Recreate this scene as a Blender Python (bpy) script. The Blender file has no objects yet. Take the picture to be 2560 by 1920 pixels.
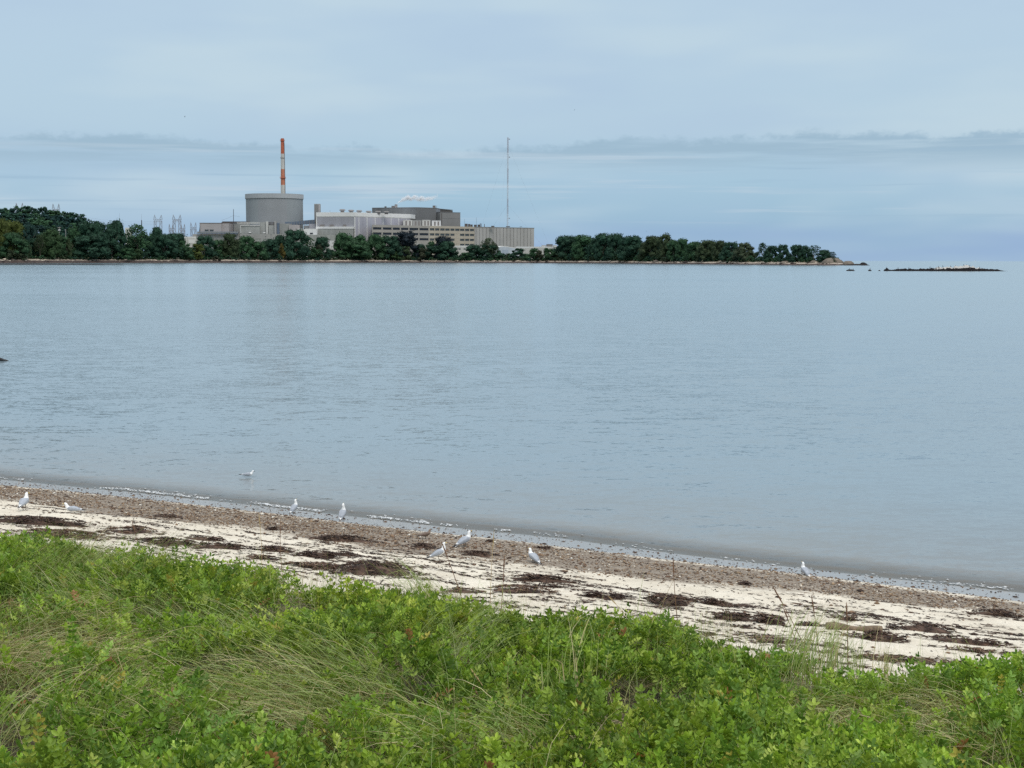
import bpy, math, random
import numpy as np
from mathutils import Vector, Matrix

random.seed(11)
rng = np.random.default_rng(7)
R = math.radians
sc = bpy.context.scene
col = sc.collection

# ---------------------------------------------------------------- camera
CAM_H = 5.2                      # eye height above the water
FPX = 3550.0                     # focal length in photograph pixels (2560 x 1920)
PITCH = math.atan((960 - 646.4) / FPX)
ROLL = R(0.11)
cam_d = bpy.data.cameras.new('camera')
cam = bpy.data.objects.new('camera', cam_d)
col.objects.link(cam)
cam_d.sensor_width = 36.0
cam_d.lens = 36.0 * FPX / 2560.0
cam_d.clip_start = 0.1
cam_d.clip_end = 60000
CM = Matrix.Rotation(math.pi / 2 - PITCH, 3, 'X') @ Matrix.Rotation(ROLL, 3, 'Z')
cam.matrix_world = Matrix.Translation((0, 0, CAM_H)) @ CM.to_4x4()
sc.camera = cam

# ---------------------------------------------------------------- sun, sky, exposure
SUN_EL, SUN_AZ = R(56), R(150)    # overcast: broad soft sun behind the camera, to the right
sun_d = bpy.data.lights.new('sun', 'SUN')
sun_d.energy = 1.5
sun_d.angle = R(24)
sun_d.color = (1.0, 0.94, 0.86)
sun = bpy.data.objects.new('sun', sun_d)
col.objects.link(sun)
sdir = Vector((math.sin(SUN_AZ) * math.cos(SUN_EL), math.cos(SUN_AZ) * math.cos(SUN_EL), math.sin(SUN_EL)))
sun.rotation_euler = sdir.to_track_quat('Z', 'Y').to_euler()
sun.location = sdir * 300

sc.view_settings.view_transform = 'Standard'
sc.view_settings.look = 'None'
sc.view_settings.gamma = 1.0
sc.view_settings.exposure = 0.0
sc.view_settings.use_curve_mapping = False
try:
    sc.cycles.volume_bounces = 2
    sc.cycles.max_bounces = 8
    sc.cycles.transparent_max_bounces = 12
    sc.cycles.use_denoising = False
    sc.cycles.denoiser = 'OPENIMAGEDENOISE'
    sc.cycles.denoising_input_passes = 'RGB_ALBEDO_NORMAL'
except Exception:
    pass

def s2l(*c):
    o = []
    for v in c:
        v = v / 255.0
        o.append(v / 12.92 if v <= 0.04045 else ((v + 0.055) / 1.055) ** 2.4)
    return tuple(o)

class NT:
    """small node helper"""
    def __init__(self, tree):
        self.t = tree; self.n = tree.nodes; self.l = tree.links
    def new(self, kind, **kw):
        nd = self.n.new(kind)
        for k, v in kw.items():
            setattr(nd, k, v)
        return nd
    def put(self, sock, v):
        if hasattr(v, 'is_output') or isinstance(v, bpy.types.NodeSocket):
            self.l.new(v, sock)
        else:
            sock.default_value = v
    def math(self, op, a, b=0.0, c=0.0, clamp=False):
        nd = self.new('ShaderNodeMath', operation=op, use_clamp=clamp)
        self.put(nd.inputs[0], a); self.put(nd.inputs[1], b); self.put(nd.inputs[2], c)
        return nd.outputs[0]
    def vmath(self, op, a, b=(0, 0, 0)):
        nd = self.new('ShaderNodeVectorMath', operation=op)
        self.put(nd.inputs[0], a); self.put(nd.inputs[1], b)
        return nd.outputs[0]
    def scale(self, a, s):
        nd = self.new('ShaderNodeVectorMath', operation='SCALE')
        self.put(nd.inputs[0], a); self.put(nd.inputs['Scale'], s)
        return nd.outputs[0]
    def noise(self, vec, scale, detail=3.0, rough=0.55, out='Fac'):
        nd = self.new('ShaderNodeTexNoise')
        if vec is not None: self.put(nd.inputs['Vector'], vec)
        nd.inputs['Scale'].default_value = scale
        nd.inputs['Detail'].default_value = detail
        nd.inputs['Roughness'].default_value = rough
        return nd.outputs[out]
    def step(self, v, a, b, lo=0.0, hi=1.0):
        nd = self.new('ShaderNodeMapRange', interpolation_type='SMOOTHSTEP')
        self.put(nd.inputs[0], v)
        for i, q in enumerate((a, b, lo, hi)):
            self.put(nd.inputs[i + 1], q)
        return nd.outputs[0]
    def mix(self, f, a, b, mode='MIX'):
        nd = self.new('ShaderNodeMix', data_type='RGBA', blend_type=mode)
        self.put(nd.inputs[0], f)
        self.put(nd.inputs[6], a if not isinstance(a, tuple) else (*a[:3], 1))
        self.put(nd.inputs[7], b if not isinstance(b, tuple) else (*b[:3], 1))
        return nd.outputs[2]
    def ramp(self, f, stops):
        nd = self.new('ShaderNodeValToRGB')
        self.put(nd.inputs[0], f)
        e = nd.color_ramp.elements
        while len(e) > 1: e.remove(e[-1])
        e[0].position = stops[0][0]; e[0].color = (*stops[0][1], 1)
        for p, c in stops[1:]:
            k = e.new(p); k.color = (*c, 1)
        return nd.outputs[0]
    def combine(self, x, y, z=0.0):
        nd = self.new('ShaderNodeCombineXYZ')
        self.put(nd.inputs[0], x); self.put(nd.inputs[1], y); self.put(nd.inputs[2], z)
        return nd.outputs[0]
    def attr(self, name, out='Fac'):
        nd = self.new('ShaderNodeAttribute', attribute_name=name)
        return nd.outputs[out]

world = bpy.data.worlds.new('World')
sc.world = world
world.use_nodes = True
w = NT(world.node_tree)
w.n.clear()
tc = w.new('ShaderNodeTexCoord').outputs['Generated']
sep = w.new('ShaderNodeSeparateXYZ'); w.l.new(tc, sep.inputs[0])
X, Y, Z = sep.outputs
elev = w.math('MULTIPLY', w.math('ARCSINE', Z), 180 / math.pi)        # degrees above the horizon
azim = w.math('MULTIPLY', w.math('ARCTAN2', X, Y), 180 / math.pi)
# overcast deck: dark low horizon, brightening steadily towards the zenith
g = w.math('DIVIDE', elev, 90.0)
deck = w.ramp(g, [(0.0, s2l(158, 188, 216)), (0.012, s2l(157, 190, 216)), (0.026, s2l(164, 198, 220)),
                  (0.042, s2l(173, 205, 225)), (0.056, s2l(184, 210, 228)), (0.11, s2l(187, 211, 230)),
                  (0.16, s2l(190, 213, 230)), (0.28, (0.74, 0.86, 0.96)), (0.45, (1.15, 1.22, 1.29)), (0.65, (1.8, 1.83, 1.86)), (1.0, (2.25, 2.26, 2.28))])
# broad soft mottling of the deck
v1 = w.combine(w.math('MULTIPLY', azim, 0.05), w.math('MULTIPLY', elev, 0.16))
m1 = w.noise(v1, 1.3, 4.0, 0.5)
deck = w.mix(w.step(m1, 0.38, 0.70, 0.0, 0.55), deck, s2l(176, 200, 226))
m2 = w.noise(w.combine(w.math('MULTIPLY', azim, 0.045), w.math('MULTIPLY', elev, 0.2), 4.0), 1.7, 3.0, 0.5)
deck = w.mix(w.step(m2, 0.46, 0.72, 0.0, 0.7), deck, s2l(198, 219, 231))
# long bluish cloud bank a few degrees up with a ragged upper edge
e1 = w.noise(w.combine(w.math('MULTIPLY', w.math('ADD', azim, 57.0), 0.13), 1.7), 1.0, 1.5, 0.5)
e2 = w.noise(w.combine(w.math('MULTIPLY', azim, 0.62), w.math('MULTIPLY', elev, 1.1), 3.1), 1.3, 7.0, 0.66)
edge = w.math('ADD', w.math('MULTIPLY', w.math('SUBTRACT', e1, 0.5), 2.2),
              w.math('ADD', 4.62, w.math('MULTIPLY', w.math('SUBTRACT', e2, 0.5), 1.15)))
top = w.step(w.math('SUBTRACT', edge, elev), -0.05, 0.30)
bot = w.step(elev, 3.1, 4.3)
gap = w.noise(w.combine(w.math('MULTIPLY', azim, 0.09), w.math('MULTIPLY', elev, 1.6), 7.0), 1.6, 4.0, 0.55)
bank = w.math('MULTIPLY', w.math('MULTIPLY', top, bot), w.step(gap, 0.32, 0.55, 0.35, 1.0))
deck = w.mix(w.math('MULTIPLY', bank, 0.95), deck, s2l(160, 189, 210))
# thin streaks lower down
st = w.noise(w.combine(w.math('MULTIPLY', azim, 0.06), w.math('MULTIPLY', elev, 1.9), 11.0), 1.5, 4.0, 0.55)
lowm = w.math('MULTIPLY', w.step(elev, 0.9, 2.0), w.step(elev, 5.0, 3.6))
deck = w.mix(w.math('MULTIPLY', w.step(st, 0.54, 0.72), w.math('MULTIPLY', lowm, 0.7)), deck, s2l(194, 212, 227))
st2 = w.noise(w.combine(w.math('MULTIPLY', azim, 0.08), w.math('MULTIPLY', elev, 2.6), 17.0), 1.5, 4.0, 0.55)
deck = w.mix(w.math('MULTIPLY', w.step(st2, 0.55, 0.75), w.math('MULTIPLY', lowm, 0.5)), deck, s2l(156, 187, 212))
# lavender stain just over the sea horizon
lav = w.noise(w.combine(w.math('MULTIPLY', azim, 0.07), w.math('MULTIPLY', elev, 0.5), 23.0), 1.2, 2.0, 0.5)
deck = w.mix(w.math('MULTIPLY', w.step(elev, 1.7, 0.5), w.step(lav, 0.35, 0.6, 0.1, 0.75)), deck, s2l(150, 178, 218))
sky = w.new('ShaderNodeTexSky', sky_type='NISHITA')
sky.sun_disc = False
sky.sun_elevation = SUN_EL
sky.sun_rotation = SUN_AZ
sky.air_density = 1.2; sky.dust_density = 2.5
bg1 = w.new('ShaderNodeBackground'); w.l.new(sky.outputs[0], bg1.inputs[0]); bg1.inputs[1].default_value = 0.08
bg2 = w.new('ShaderNodeBackground'); w.l.new(deck, bg2.inputs[0]); bg2.inputs[1].default_value = 1.0
mx = w.new('ShaderNodeMixShader'); mx.inputs[0].default_value = 0.93
w.l.new(bg1.outputs[0], mx.inputs[1]); w.l.new(bg2.outputs[0], mx.inputs[2])
wo = w.new('ShaderNodeOutputWorld'); w.l.new(mx.outputs[0], wo.inputs[0])

# ---------------------------------------------------------------- placement helpers
def ray(px, py):
    d = CM @ Vector(((px - 1280) / FPX, (960 - py) / FPX, -1.0))
    return d
def at(px, py, Yd):
    """point at world depth Yd seen at photograph pixel (px, py)"""
    d = ray(px, py)
    return Vector((0, 0, CAM_H)) + d * (Yd / d.y)
def ground(px, py, z):
    d = ray(px, py)
    return Vector((0, 0, CAM_H)) + d * ((z - CAM_H) / d.z)
CMn = np.array(CM)
def proj(P):
    """pixels of an (n,3) array of points"""
    d = (np.asarray(P) - np.array([0, 0, CAM_H])) @ CMn
    return 1280 + FPX * d[:, 0] / -d[:, 2], 960 - FPX * d[:, 1] / -d[:, 2]
REARTH = 7.43e6

def vnoise(x, y, seed=0):
    """smooth value noise 0..1 on arrays"""
    x = np.asarray(x, float); y = np.asarray(y, float)
    xi = np.floor(x).astype(np.int64); yi = np.floor(y).astype(np.int64)
    fx = x - xi; fy = y - yi
    fx = fx * fx * (3 - 2 * fx); fy = fy * fy * (3 - 2 * fy)
    def h(a, b):
        n = (a * 374761393 + b * 668265263 + seed * 974711) & 0x7fffffff
        n = ((n ^ (n >> 13)) * 1274126177) & 0x7fffffff
        n = n ^ (n >> 16)
        return (n & 0xffff) / 65535.0
    return (h(xi, yi) * (1 - fx) + h(xi + 1, yi) * fx) * (1 - fy) + (h(xi, yi + 1) * (1 - fx) + h(xi + 1, yi + 1) * fx) * fy
def fbm(x, y, seed=0, oct=3):
    s = 0; a = 0.5; t = 0
    for k in range(oct):
        s = s + a * vnoise(np.asarray(x) * 2 ** k, np.asarray(y) * 2 ** k, seed + 31 * k); t += a; a *= 0.5
    return s / t

# ---------------------------------------------------------------- object helpers
def tag(o, label=None, cat=None, group=None, kind=None):
    if label: o['label'] = label
    if cat: o['category'] = cat
    if group: o['group'] = group
    if kind: o['kind'] = kind
    return o
def thing(name, label, cat, loc=(0, 0, 0), group=None):
    o = bpy.data.objects.new(name, None)
    o.empty_display_size = 0.2
    o.location = loc
    col.objects.link(o)
    return tag(o, label, cat, group)

class MB:
    def __init__(self):
        self.v = []; self.f = []
    def add(self, vs, fs):
        b = len(self.v)
        self.v += [tuple(p) for p in vs]
        self.f += [tuple(i + b for i in q) for q in fs]
        return self
    def obox(self, o, ux, uy, uz):
        """box from corner o along three edge vectors"""
        o = Vector(o); ux = Vector(ux); uy = Vector(uy); uz = Vector(uz)
        vs = [o, o + ux, o + ux + uy, o + uy, o + uz, o + ux + uz, o + ux + uy + uz, o + uy + uz]
        if ux.cross(uy).dot(uz) > 0:
            fs = [(0, 3, 2, 1), (4, 5, 6, 7), (0, 1, 5, 4), (1, 2, 6, 5), (2, 3, 7, 6), (3, 0, 4, 7)]
        else:
            fs = [(0, 1, 2, 3), (7, 6, 5, 4), (4, 5, 1, 0), (5, 6, 2, 1), (6, 7, 3, 2), (7, 4, 0, 3)]
        return self.add(vs, fs)
    def box(self, c, sx, sy, sz):
        return self.obox((c[0] - sx / 2, c[1] - sy / 2, c[2]), (sx, 0, 0), (0, sy, 0), (0, 0, sz))
    def tube(self, p0, p1, r0, r1=None, n=8, cap=True):
        p0 = Vector(p0); p1 = Vector(p1); r1 = r0 if r1 is None else r1
        d = (p1 - p0).normalized()
        a = d.orthogonal().normalized(); b = d.cross(a)
        vs = []
        for p, r in ((p0, r0), (p1, r1)):
            for k in range(n):
                t = 2 * math.pi * k / n
                vs.append(p + (a * math.cos(t) + b * math.sin(t)) * r)
        fs = [(k, (k + 1) % n, n + (k + 1) % n, n + k) for k in range(n)]
        if cap: fs += [tuple(range(n - 1, -1, -1)), tuple(range(n, 2 * n))]
        return self.add(vs, fs)
    def path(self, pts, rad, n=6):
        """tapered tube through points"""
        pts = [Vector(p) for p in pts]; vs = []; fs = []
        m = len(pts)
        a = None
        for i, p in enumerate(pts):
            d = (pts[min(i + 1, m - 1)] - pts[max(i - 1, 0)]).normalized()
            if a is None: a = d.orthogonal().normalized()
            a = (a - d * a.dot(d)).normalized(); b = d.cross(a)
            for k in range(n):
                t = 2 * math.pi * k / n
                vs.append(p + (a * math.cos(t) + b * math.sin(t)) * rad[i])
        for i in range(m - 1):
            for k in range(n):
                fs.append((i * n + k, i * n + (k + 1) % n, (i + 1) * n + (k + 1) % n, (i + 1) * n + k))
        fs += [tuple(range(n - 1, -1, -1)), tuple(range((m - 1) * n, m * n))]
        return self.add(vs, fs)
    def loft(self, st, n=12, y0=0.0):
        """st: (x, z, half width, half height[, y]) stations; rings stand square to the path in the xz plane"""
        vs = []; fs = []; m = len(st)
        for i, s in enumerate(st):
            a = st[max(i - 1, 0)]; b = st[min(i + 1, m - 1)]
            d = Vector((b[0] - a[0], 0, b[1] - a[1])).normalized()
            up = Vector((-d.z, 0, d.x))
            y = s[4] if len(s) > 4 else y0
            for k in range(n):
                t = 2 * math.pi * k / n
                q = Vector((s[0], y, s[1])) + Vector((0, 1, 0)) * (s[2] * math.cos(t)) + up * (s[3] * math.sin(t))
                vs.append(q)
        for i in range(m - 1):
            for k in range(n):
                fs.append((i * n + k, (i + 1) * n + k, (i + 1) * n + (k + 1) % n, i * n + (k + 1) % n))
        fs += [tuple(range(n)), tuple(range(m * n - 1, (m - 1) * n - 1, -1))]
        return self.add(vs, fs)
    def prism(self, pts, z0, z1):
        n = len(pts)
        ar = sum(pts[i][0] * pts[(i + 1) % n][1] - pts[(i + 1) % n][0] * pts[i][1] for i in range(n))
        if ar < 0: pts = pts[::-1]
        vs = [(p[0], p[1], z0) for p in pts] + [(p[0], p[1], z1) for p in pts]
        fs = [(i, (i + 1) % n, n + (i + 1) % n, n + i) for i in range(n)]
        fs += [tuple(range(n - 1, -1, -1)), tuple(range(n, 2 * n))]
        return self.add(vs, fs)
    def build(self, name, mat, parent=None, loc=None, smooth=False, xf=None):
        v = np.array(self.v, float)
        if xf is not None:
            M = np.array(xf); v = v @ M[:3, :3].T + M[:3, 3]
        org = np.array(parent.location if parent is not None and loc is None else (loc if loc is not None else (0, 0, 0)), float)
        if parent is not None and parent.parent is not None:
            org = np.array(parent.parent.location, float)
        me = bpy.data.meshes.new(name)
        me.from_pydata((v - org).tolist(), [], self.f)
        me.materials.append(mat)
        if smooth:
            me.polygons.foreach_set('use_smooth', [True] * len(me.polygons))
        me.update()
        o = bpy.data.objects.new(name, me)
        col.objects.link(o)
        if parent is not None:
            o.parent = parent
        else:
            o.location = org
        return o

def np_mesh(name, V, F, mat, attrs=None, smooth=False, loc=(0, 0, 0), fcolor=None):
    """fast mesh from arrays; F is (n,3) or (n,4)"""
    V = np.asarray(V, np.float32) - np.asarray(loc, np.float32)
    F = np.asarray(F, np.int32)
    k = F.shape[1]
    me = bpy.data.meshes.new(name)
    me.vertices.add(len(V)); me.vertices.foreach_set('co', V.ravel())
    me.loops.add(F.size); me.loops.foreach_set('vertex_index', F.ravel())
    me.polygons.add(len(F)); me.polygons.foreach_set('loop_start', np.arange(0, F.size, k, dtype=np.int32))
    if smooth: me.polygons.foreach_set('use_smooth', np.ones(len(F), bool))
    me.materials.append(mat)
    for an, a in (attrs or {}).items():
        a = np.asarray(a, np.float32)
        if a.ndim == 1:
            at_ = me.attributes.new(an, 'FLOAT', 'POINT'); at_.data.foreach_set('value', a)
        else:
            if a.shape[1] == 3: a = np.concatenate([a, np.ones((len(a), 1), np.float32)], 1)
            at_ = me.attributes.new(an, 'FLOAT_COLOR', 'POINT'); at_.data.foreach_set('color', np.ascontiguousarray(a).ravel())
    me.update(calc_edges=True)
    me.validate()
    o = bpy.data.objects.new(name, me)
    o.location = loc
    col.objects.link(o)
    return o

# ---------------------------------------------------------------- materials
MATS = {}
def mat(name, rgb, rough=0.8, var=0.15, scale=1.0, streak=0.0, metal=0.0, bump=0.0, spec=0.3, tint=False):
    if name in MATS: return MATS[name]
    m = bpy.data.materials.new(name); m.use_nodes = True
    t = NT(m.node_tree); b = t.n['Principled BSDF']
    pos = t.new('ShaderNodeNewGeometry').outputs['Position']
    c = (*rgb, 1)
    if tint:
        oi = t.new('ShaderNodeObjectInfo')
        c = oi.outputs['Color']
    f = t.noise(pos, scale, 4.0, 0.6)
    dark = t.new('ShaderNodeMix', data_type='RGBA', blend_type='MULTIPLY')
    dark.inputs[0].default_value = 1.0
    t.put(dark.inputs[6], c)
    val = t.step(f, 0.25, 0.75, 1 - var, 1 + var)
    if streak:
        sv = t.vmath('MULTIPLY', pos, (1.0, 1.0, 0.06))
        s = t.noise(sv, scale * 1.7, 4.0, 0.6)
        val = t.math('MULTIPLY', val, t.step(s, 0.3, 0.7, 1 - streak, 1 + streak * 0.5))
    t.l.new(t.combine(val, val, val), dark.inputs[7])
    t.l.new(dark.outputs[2], b.inputs['Base Color'])
    b.inputs['Roughness'].default_value = rough
    b.inputs['Metallic'].default_value = metal
    b.inputs['Specular IOR Level'].default_value = spec
    if bump:
        bn = t.new('ShaderNodeBump'); bn.inputs['Strength'].default_value = 0.6; bn.inputs['Distance'].default_value = bump
        t.l.new(t.noise(pos, scale * 4, 5.0, 0.65), bn.inputs['Height'])
        t.l.new(bn.outputs[0], b.inputs['Normal'])
    MATS[name] = m
    return m
def attr_mat(name, rough=0.7, spec=0.25, trans=0.0, var=0.2, scale=8.0):
    """colour from the mesh's own Col attribute"""
    m = bpy.data.materials.new(name); m.use_nodes = True
    t = NT(m.node_tree); b = t.n['Principled BSDF']
    c = t.attr('Col', 'Color')
    pos = t.new('ShaderNodeNewGeometry').outputs['Position']
    f = t.step(t.noise(pos, scale, 3.0), 0.25, 0.75, 1 - var, 1 + var)
    c = t.mix(1.0, c, t.combine(f, f, f), 'MULTIPLY')
    t.l.new(c, b.inputs['Base Color'])
    b.inputs['Roughness'].default_value = rough
    b.inputs['Specular IOR Level'].default_value = spec
    if trans:
        tr = t.new('ShaderNodeBsdfTranslucent'); 
        t.l.new(t.mix(1.0, c, (1.25, 1.2, 0.6), 'MULTIPLY'), tr.inputs[0])
        mxs = t.new('ShaderNodeMixShader'); mxs.inputs[0].default_value = trans
        t.l.new(b.outputs[0], mxs.inputs[1]); t.l.new(tr.outputs[0], mxs.inputs[2])
        t.l.new(mxs.outputs[0], t.n['Material Output'].inputs[0])
    return m
# ================================================================ BEACH FRAME
S0 = np.array(ground(0, 1199, 0))[:2]
S1 = np.array(ground(2560, 1483, 0))[:2]
UU = (S1 - S0) / np.linalg.norm(S1 - S0)
NN = np.array([UU[1], -UU[0]])
if NN[1] > 0: NN = -NN
def raw_ut(x, y):
    dx = np.asarray(x, float) - S0[0]; dy = np.asarray(y, float) - S0[1]
    return dx * UU[0] + dy * UU[1], dx * NN[0] + dy * NN[1]
_fo = [raw_ut(*ground(a, b, 0)[:2]) for a, b in ((0, 1199), (320, 1230), (640, 1264), (1080, 1314), (1400, 1346), (1700, 1386), (2100, 1432), (2560, 1483))]
FU = np.array([q[0] for q in _fo]); FT = np.array([q[1] for q in _fo])
def shift(u):
    return np.interp(u, np.concatenate([[-30], FU, [60]]), np.concatenate([[0], FT, [0]]))
def ut(x, y):
    u, t = raw_ut(x, y)
    return u, t - shift(u)
def xy(u, t):
    u = np.asarray(u, float); t = np.asarray(t, float) + shift(u)
    return S0[0] + u * UU[0] + t * NN[0], S0[1] + u * UU[1] + t * NN[1]
ZT = [-900, -60, -15, -4, 0, 1, 4, 8.4, 10, 14, 17, 23, 40, 500]
ZZ = [-14, -4, -1.2, -0.36, 0, 0.10, 0.42, 0.86, 1.06, 1.55, 2.0, 3.35, 3.6, 4.0]
def zprof(t): return np.interp(t, ZT, ZZ)
def H(x, y):
    u, t = ut(x, y)
    z = zprof(t)
    k = np.clip((t - 0.8) / 2.5, 0, 1)
    z = z + k * 0.05 * (fbm(u * 0.55, t * 1.1, 3) - 0.5) + k * 0.05 * (fbm(u * 2.6, t * 3.2, 4) - 0.5)
    d = np.clip((t - 8.2) / 1.5, 0, 1)
    return z + d * 0.34 * (fbm(np.asarray(x) * 0.75, np.asarray(y) * 0.75, 8) - 0.5)
def hit(px, py, dz=0.0):
    d = ray(px, py); o = Vector((0, 0, CAM_H)); s = 5.0; prev = s
    while s < 300:
        p = o + d * (s / d.y)
        if p.z < float(H(p.x, p.y)) + dz: break
        prev = s; s += 0.25
    a, b = prev, s
    for _ in range(18):
        m = (a + b) / 2; p = o + d * (m / d.y)
        if p.z < float(H(p.x, p.y)) + dz: b = m
        else: a = m
    return o + d * (b / d.y)
def tcurve(pts):
    q = sorted((float(a), float(b)) for a, b in (ut(*hit(px, py)[:2]) for px, py in pts))
    us = np.array([a for a, b in q]); ts = np.array([b for a, b in q])
    return lambda u: np.interp(u, us, ts)
t_wet = tcurve([(0, 1213), (320, 1244), (640, 1280), (1000, 1323), (1400, 1367), (1700, 1404), (2000, 1435), (2560, 1506)])
t_wrk = tcurve([(0, 1247), (320, 1291), (640, 1323), (1000, 1379), (1400, 1426), (1700, 1452), (2000, 1478), (2560, 1546)])
t_veg = tcurve([(0, 1378), (150, 1392), (270, 1390), (340, 1425), (480, 1462), (600, 1450), (660, 1436), (760, 1460), (870, 1492), (1000, 1516),
                (1130, 1510), (1300, 1555), (1450, 1585), (1600, 1592), (1700, 1575), (1800, 1592), (1900, 1625), (1960, 1650), (2050, 1655),
                (2180, 1706), (2300, 1722), (2400, 1700), (2560, 1700)])
t_veg0 = t_veg
t_veg = lambda u: t_veg0(u) + 0.42 + 0.022 * np.clip(u, 0, 30)

# ---------------------------------------------------------------- the sand, as one sheet from the sea bed to far behind the camera
def grow(a, b, step, far, f=1.28):
    v = [b]; s = step
    while v[-1] < far:
        s *= f; v.append(v[-1] + s)
    return v[1:]
us = np.arange(-8, 34, 0.09); us = np.concatenate([[-x for x in grow(0, 8, .09, 1500)][::-1], us, grow(0, us[-1], .09, 1500)])
ts = np.arange(-2.5, 17.5, 0.075); ts = np.concatenate([[-x for x in grow(0, 2.5, .08, 900)][::-1], ts, grow(0, ts[-1], .08, 900)])
gu, gt = np.meshgrid(us, ts)
gx, gy = xy(gu, gt); gz = H(gx, gy)
nu, nt_ = len(us), len(ts)
idx = np.arange(nu * nt_).reshape(nt_, nu)
GF = np.stack([idx[:-1, :-1], idx[1:, :-1], idx[1:, 1:], idx[:-1, 1:]], -1).reshape(-1, 4)
tw, tk, tv = t_wet(gu), t_wrk(gu), t_veg(gu)
rag = (fbm(gu * 1.1, gt * 3.0, 15, 4) - 0.5)
fine = (fbm(gu * 5, gt * 9, 16, 3) - 0.5)
wet = 1 - np.clip((gt - tw - 0.25 * rag) / 0.22 + 0.4, 0, 1)
wrack = np.clip((gt - tw + 0.4 * rag) / 0.25, 0, 1) * (1 - np.clip((gt - tk + 1.2 * rag + 0.5 * fine) / 0.55 + 0.5, 0, 1))
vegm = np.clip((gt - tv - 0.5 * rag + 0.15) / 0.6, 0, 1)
m = bpy.data.materials.new('beach_sand'); m.use_nodes = True
t = NT(m.node_tree); b = t.n['Principled BSDF']
pos = t.new('ShaderNodeNewGeometry').outputs['Position']
grain = t.noise(pos, 260, 3, 0.7); patch = t.noise(pos, 1.3, 5, 0.6); speck = t.noise(pos, 34, 3, 0.6); mott = t.noise(pos, 9, 4, 0.6)
dry = t.mix(t.step(patch, 0.3, 0.7), (0.73, 0.66, 0.54), (0.60, 0.53, 0.42))
dry = t.mix(t.step(mott, 0.5, 0.75, 0, 0.45), dry, (0.46, 0.38, 0.29))
dry = t.mix(t.step(speck, 0.66, 0.72, 0, 0.75), dry, (0.12, 0.075, 0.05))
wr = t.mix(t.step(mott, 0.35, 0.65), (0.185, 0.145, 0.108), (0.28, 0.232, 0.18))
c = t.mix(t.attr('wrack'), dry, wr)
c = t.mix(t.attr('wet'), c, (0.30, 0.285, 0.265))
c = t.mix(t.attr('sub'), c, (0.165, 0.13, 0.10))
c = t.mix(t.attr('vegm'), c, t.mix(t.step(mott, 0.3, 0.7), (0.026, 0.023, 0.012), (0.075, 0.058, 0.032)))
gv = t.step(grain, 0.25, 0.75, 0.86, 1.12)
c = t.mix(1.0, c, t.combine(gv, gv, gv), 'MULTIPLY')
t.l.new(c, b.inputs['Base Color'])
t.l.new(t.step(t.attr('wet'), 0.3, 1.0, 0.9, 0.22), b.inputs['Roughness'])
b.inputs['Specular IOR Level'].default_value = 0.5
bn = t.new('ShaderNodeBump'); bn.inputs['Strength'].default_value = 0.7; bn.inputs['Distance'].default_value = 0.035
hsum = t.math('ADD', t.noise(pos, 16, 5, 0.65), t.math('MULTIPLY', t.noise(pos, 4, 3, 0.5), 1.3))
t.l.new(t.math('MULTIPLY', hsum, t.step(t.attr('wet'), 0.2, 0.9, 1.0, 0.05)), bn.inputs['Height'])
t.l.new(bn.outputs[0], b.inputs['Normal'])
sand = np_mesh('beach', np.stack([gx, gy, gz], -1).reshape(-1, 3), GF[:, ::-1], m,
               {'sub': np.clip(-gt / 0.12, 0, 1).ravel(), 'wet': wet.ravel(), 'wrack': wrack.ravel(), 'vegm': vegm.ravel()}, smooth=True)
tag(sand, kind='structure')

# ---------------------------------------------------------------- the water, a sheet that bends with the earth out to the horizon
ws = np.concatenate([np.arange(-1.6, 7, 0.07), grow(0, 7, .07, 14500, 1.13)])
wu = np.concatenate([[-x for x in grow(0, 10, .14, 14500, 1.3)][::-1], np.arange(-10, 36, 0.14), grow(0, 36, .14, 14500, 1.3)])
wU, wS = np.meshgrid(wu, ws)
wx, wy = xy(wU, -wS)
r2 = wx ** 2 + wy ** 2
wig = 0.35 * (fbm(wU * 0.35, wU * 0 + 2, 40) - 0.5) + 0.16 * (fbm(wU * 1.7, wU * 0 + 5, 41) - 0.5)
amp = 0.35 + 0.9 * fbm(wU * 0.22, wU * 0, 42)
wz = -r2 / (2 * REARTH)
for s0, wd, hh in ((0.40, 0.14, 0.012), (1.35, 0.3, 0.006), (2.6, 0.4, 0.004), (4.3, 0.55, 0.003)):
    q = wS - s0 - wig * (1 + s0 * 0.4)
    wz = wz + hh * amp * np.exp(-(q / np.where(q > 0, wd * 1.5, wd * 0.6)) ** 2)
nW = len(wu); idx = np.arange(wU.size).reshape(len(ws), nW)
WF = np.stack([idx[:-1, :-1], idx[1:, :-1], idx[1:, 1:], idx[:-1, 1:]], -1).reshape(-1, 4)
depth = np.clip(-zprof(-wS) + np.maximum(wz + r2 / (2 * REARTH), 0), 0, 50)
m = bpy.data.materials.new('sea_water'); m.use_nodes = True
t = NT(m.node_tree); t.n.clear()
geo = t.new('ShaderNodeNewGeometry'); pos = geo.outputs['Position']
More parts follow.
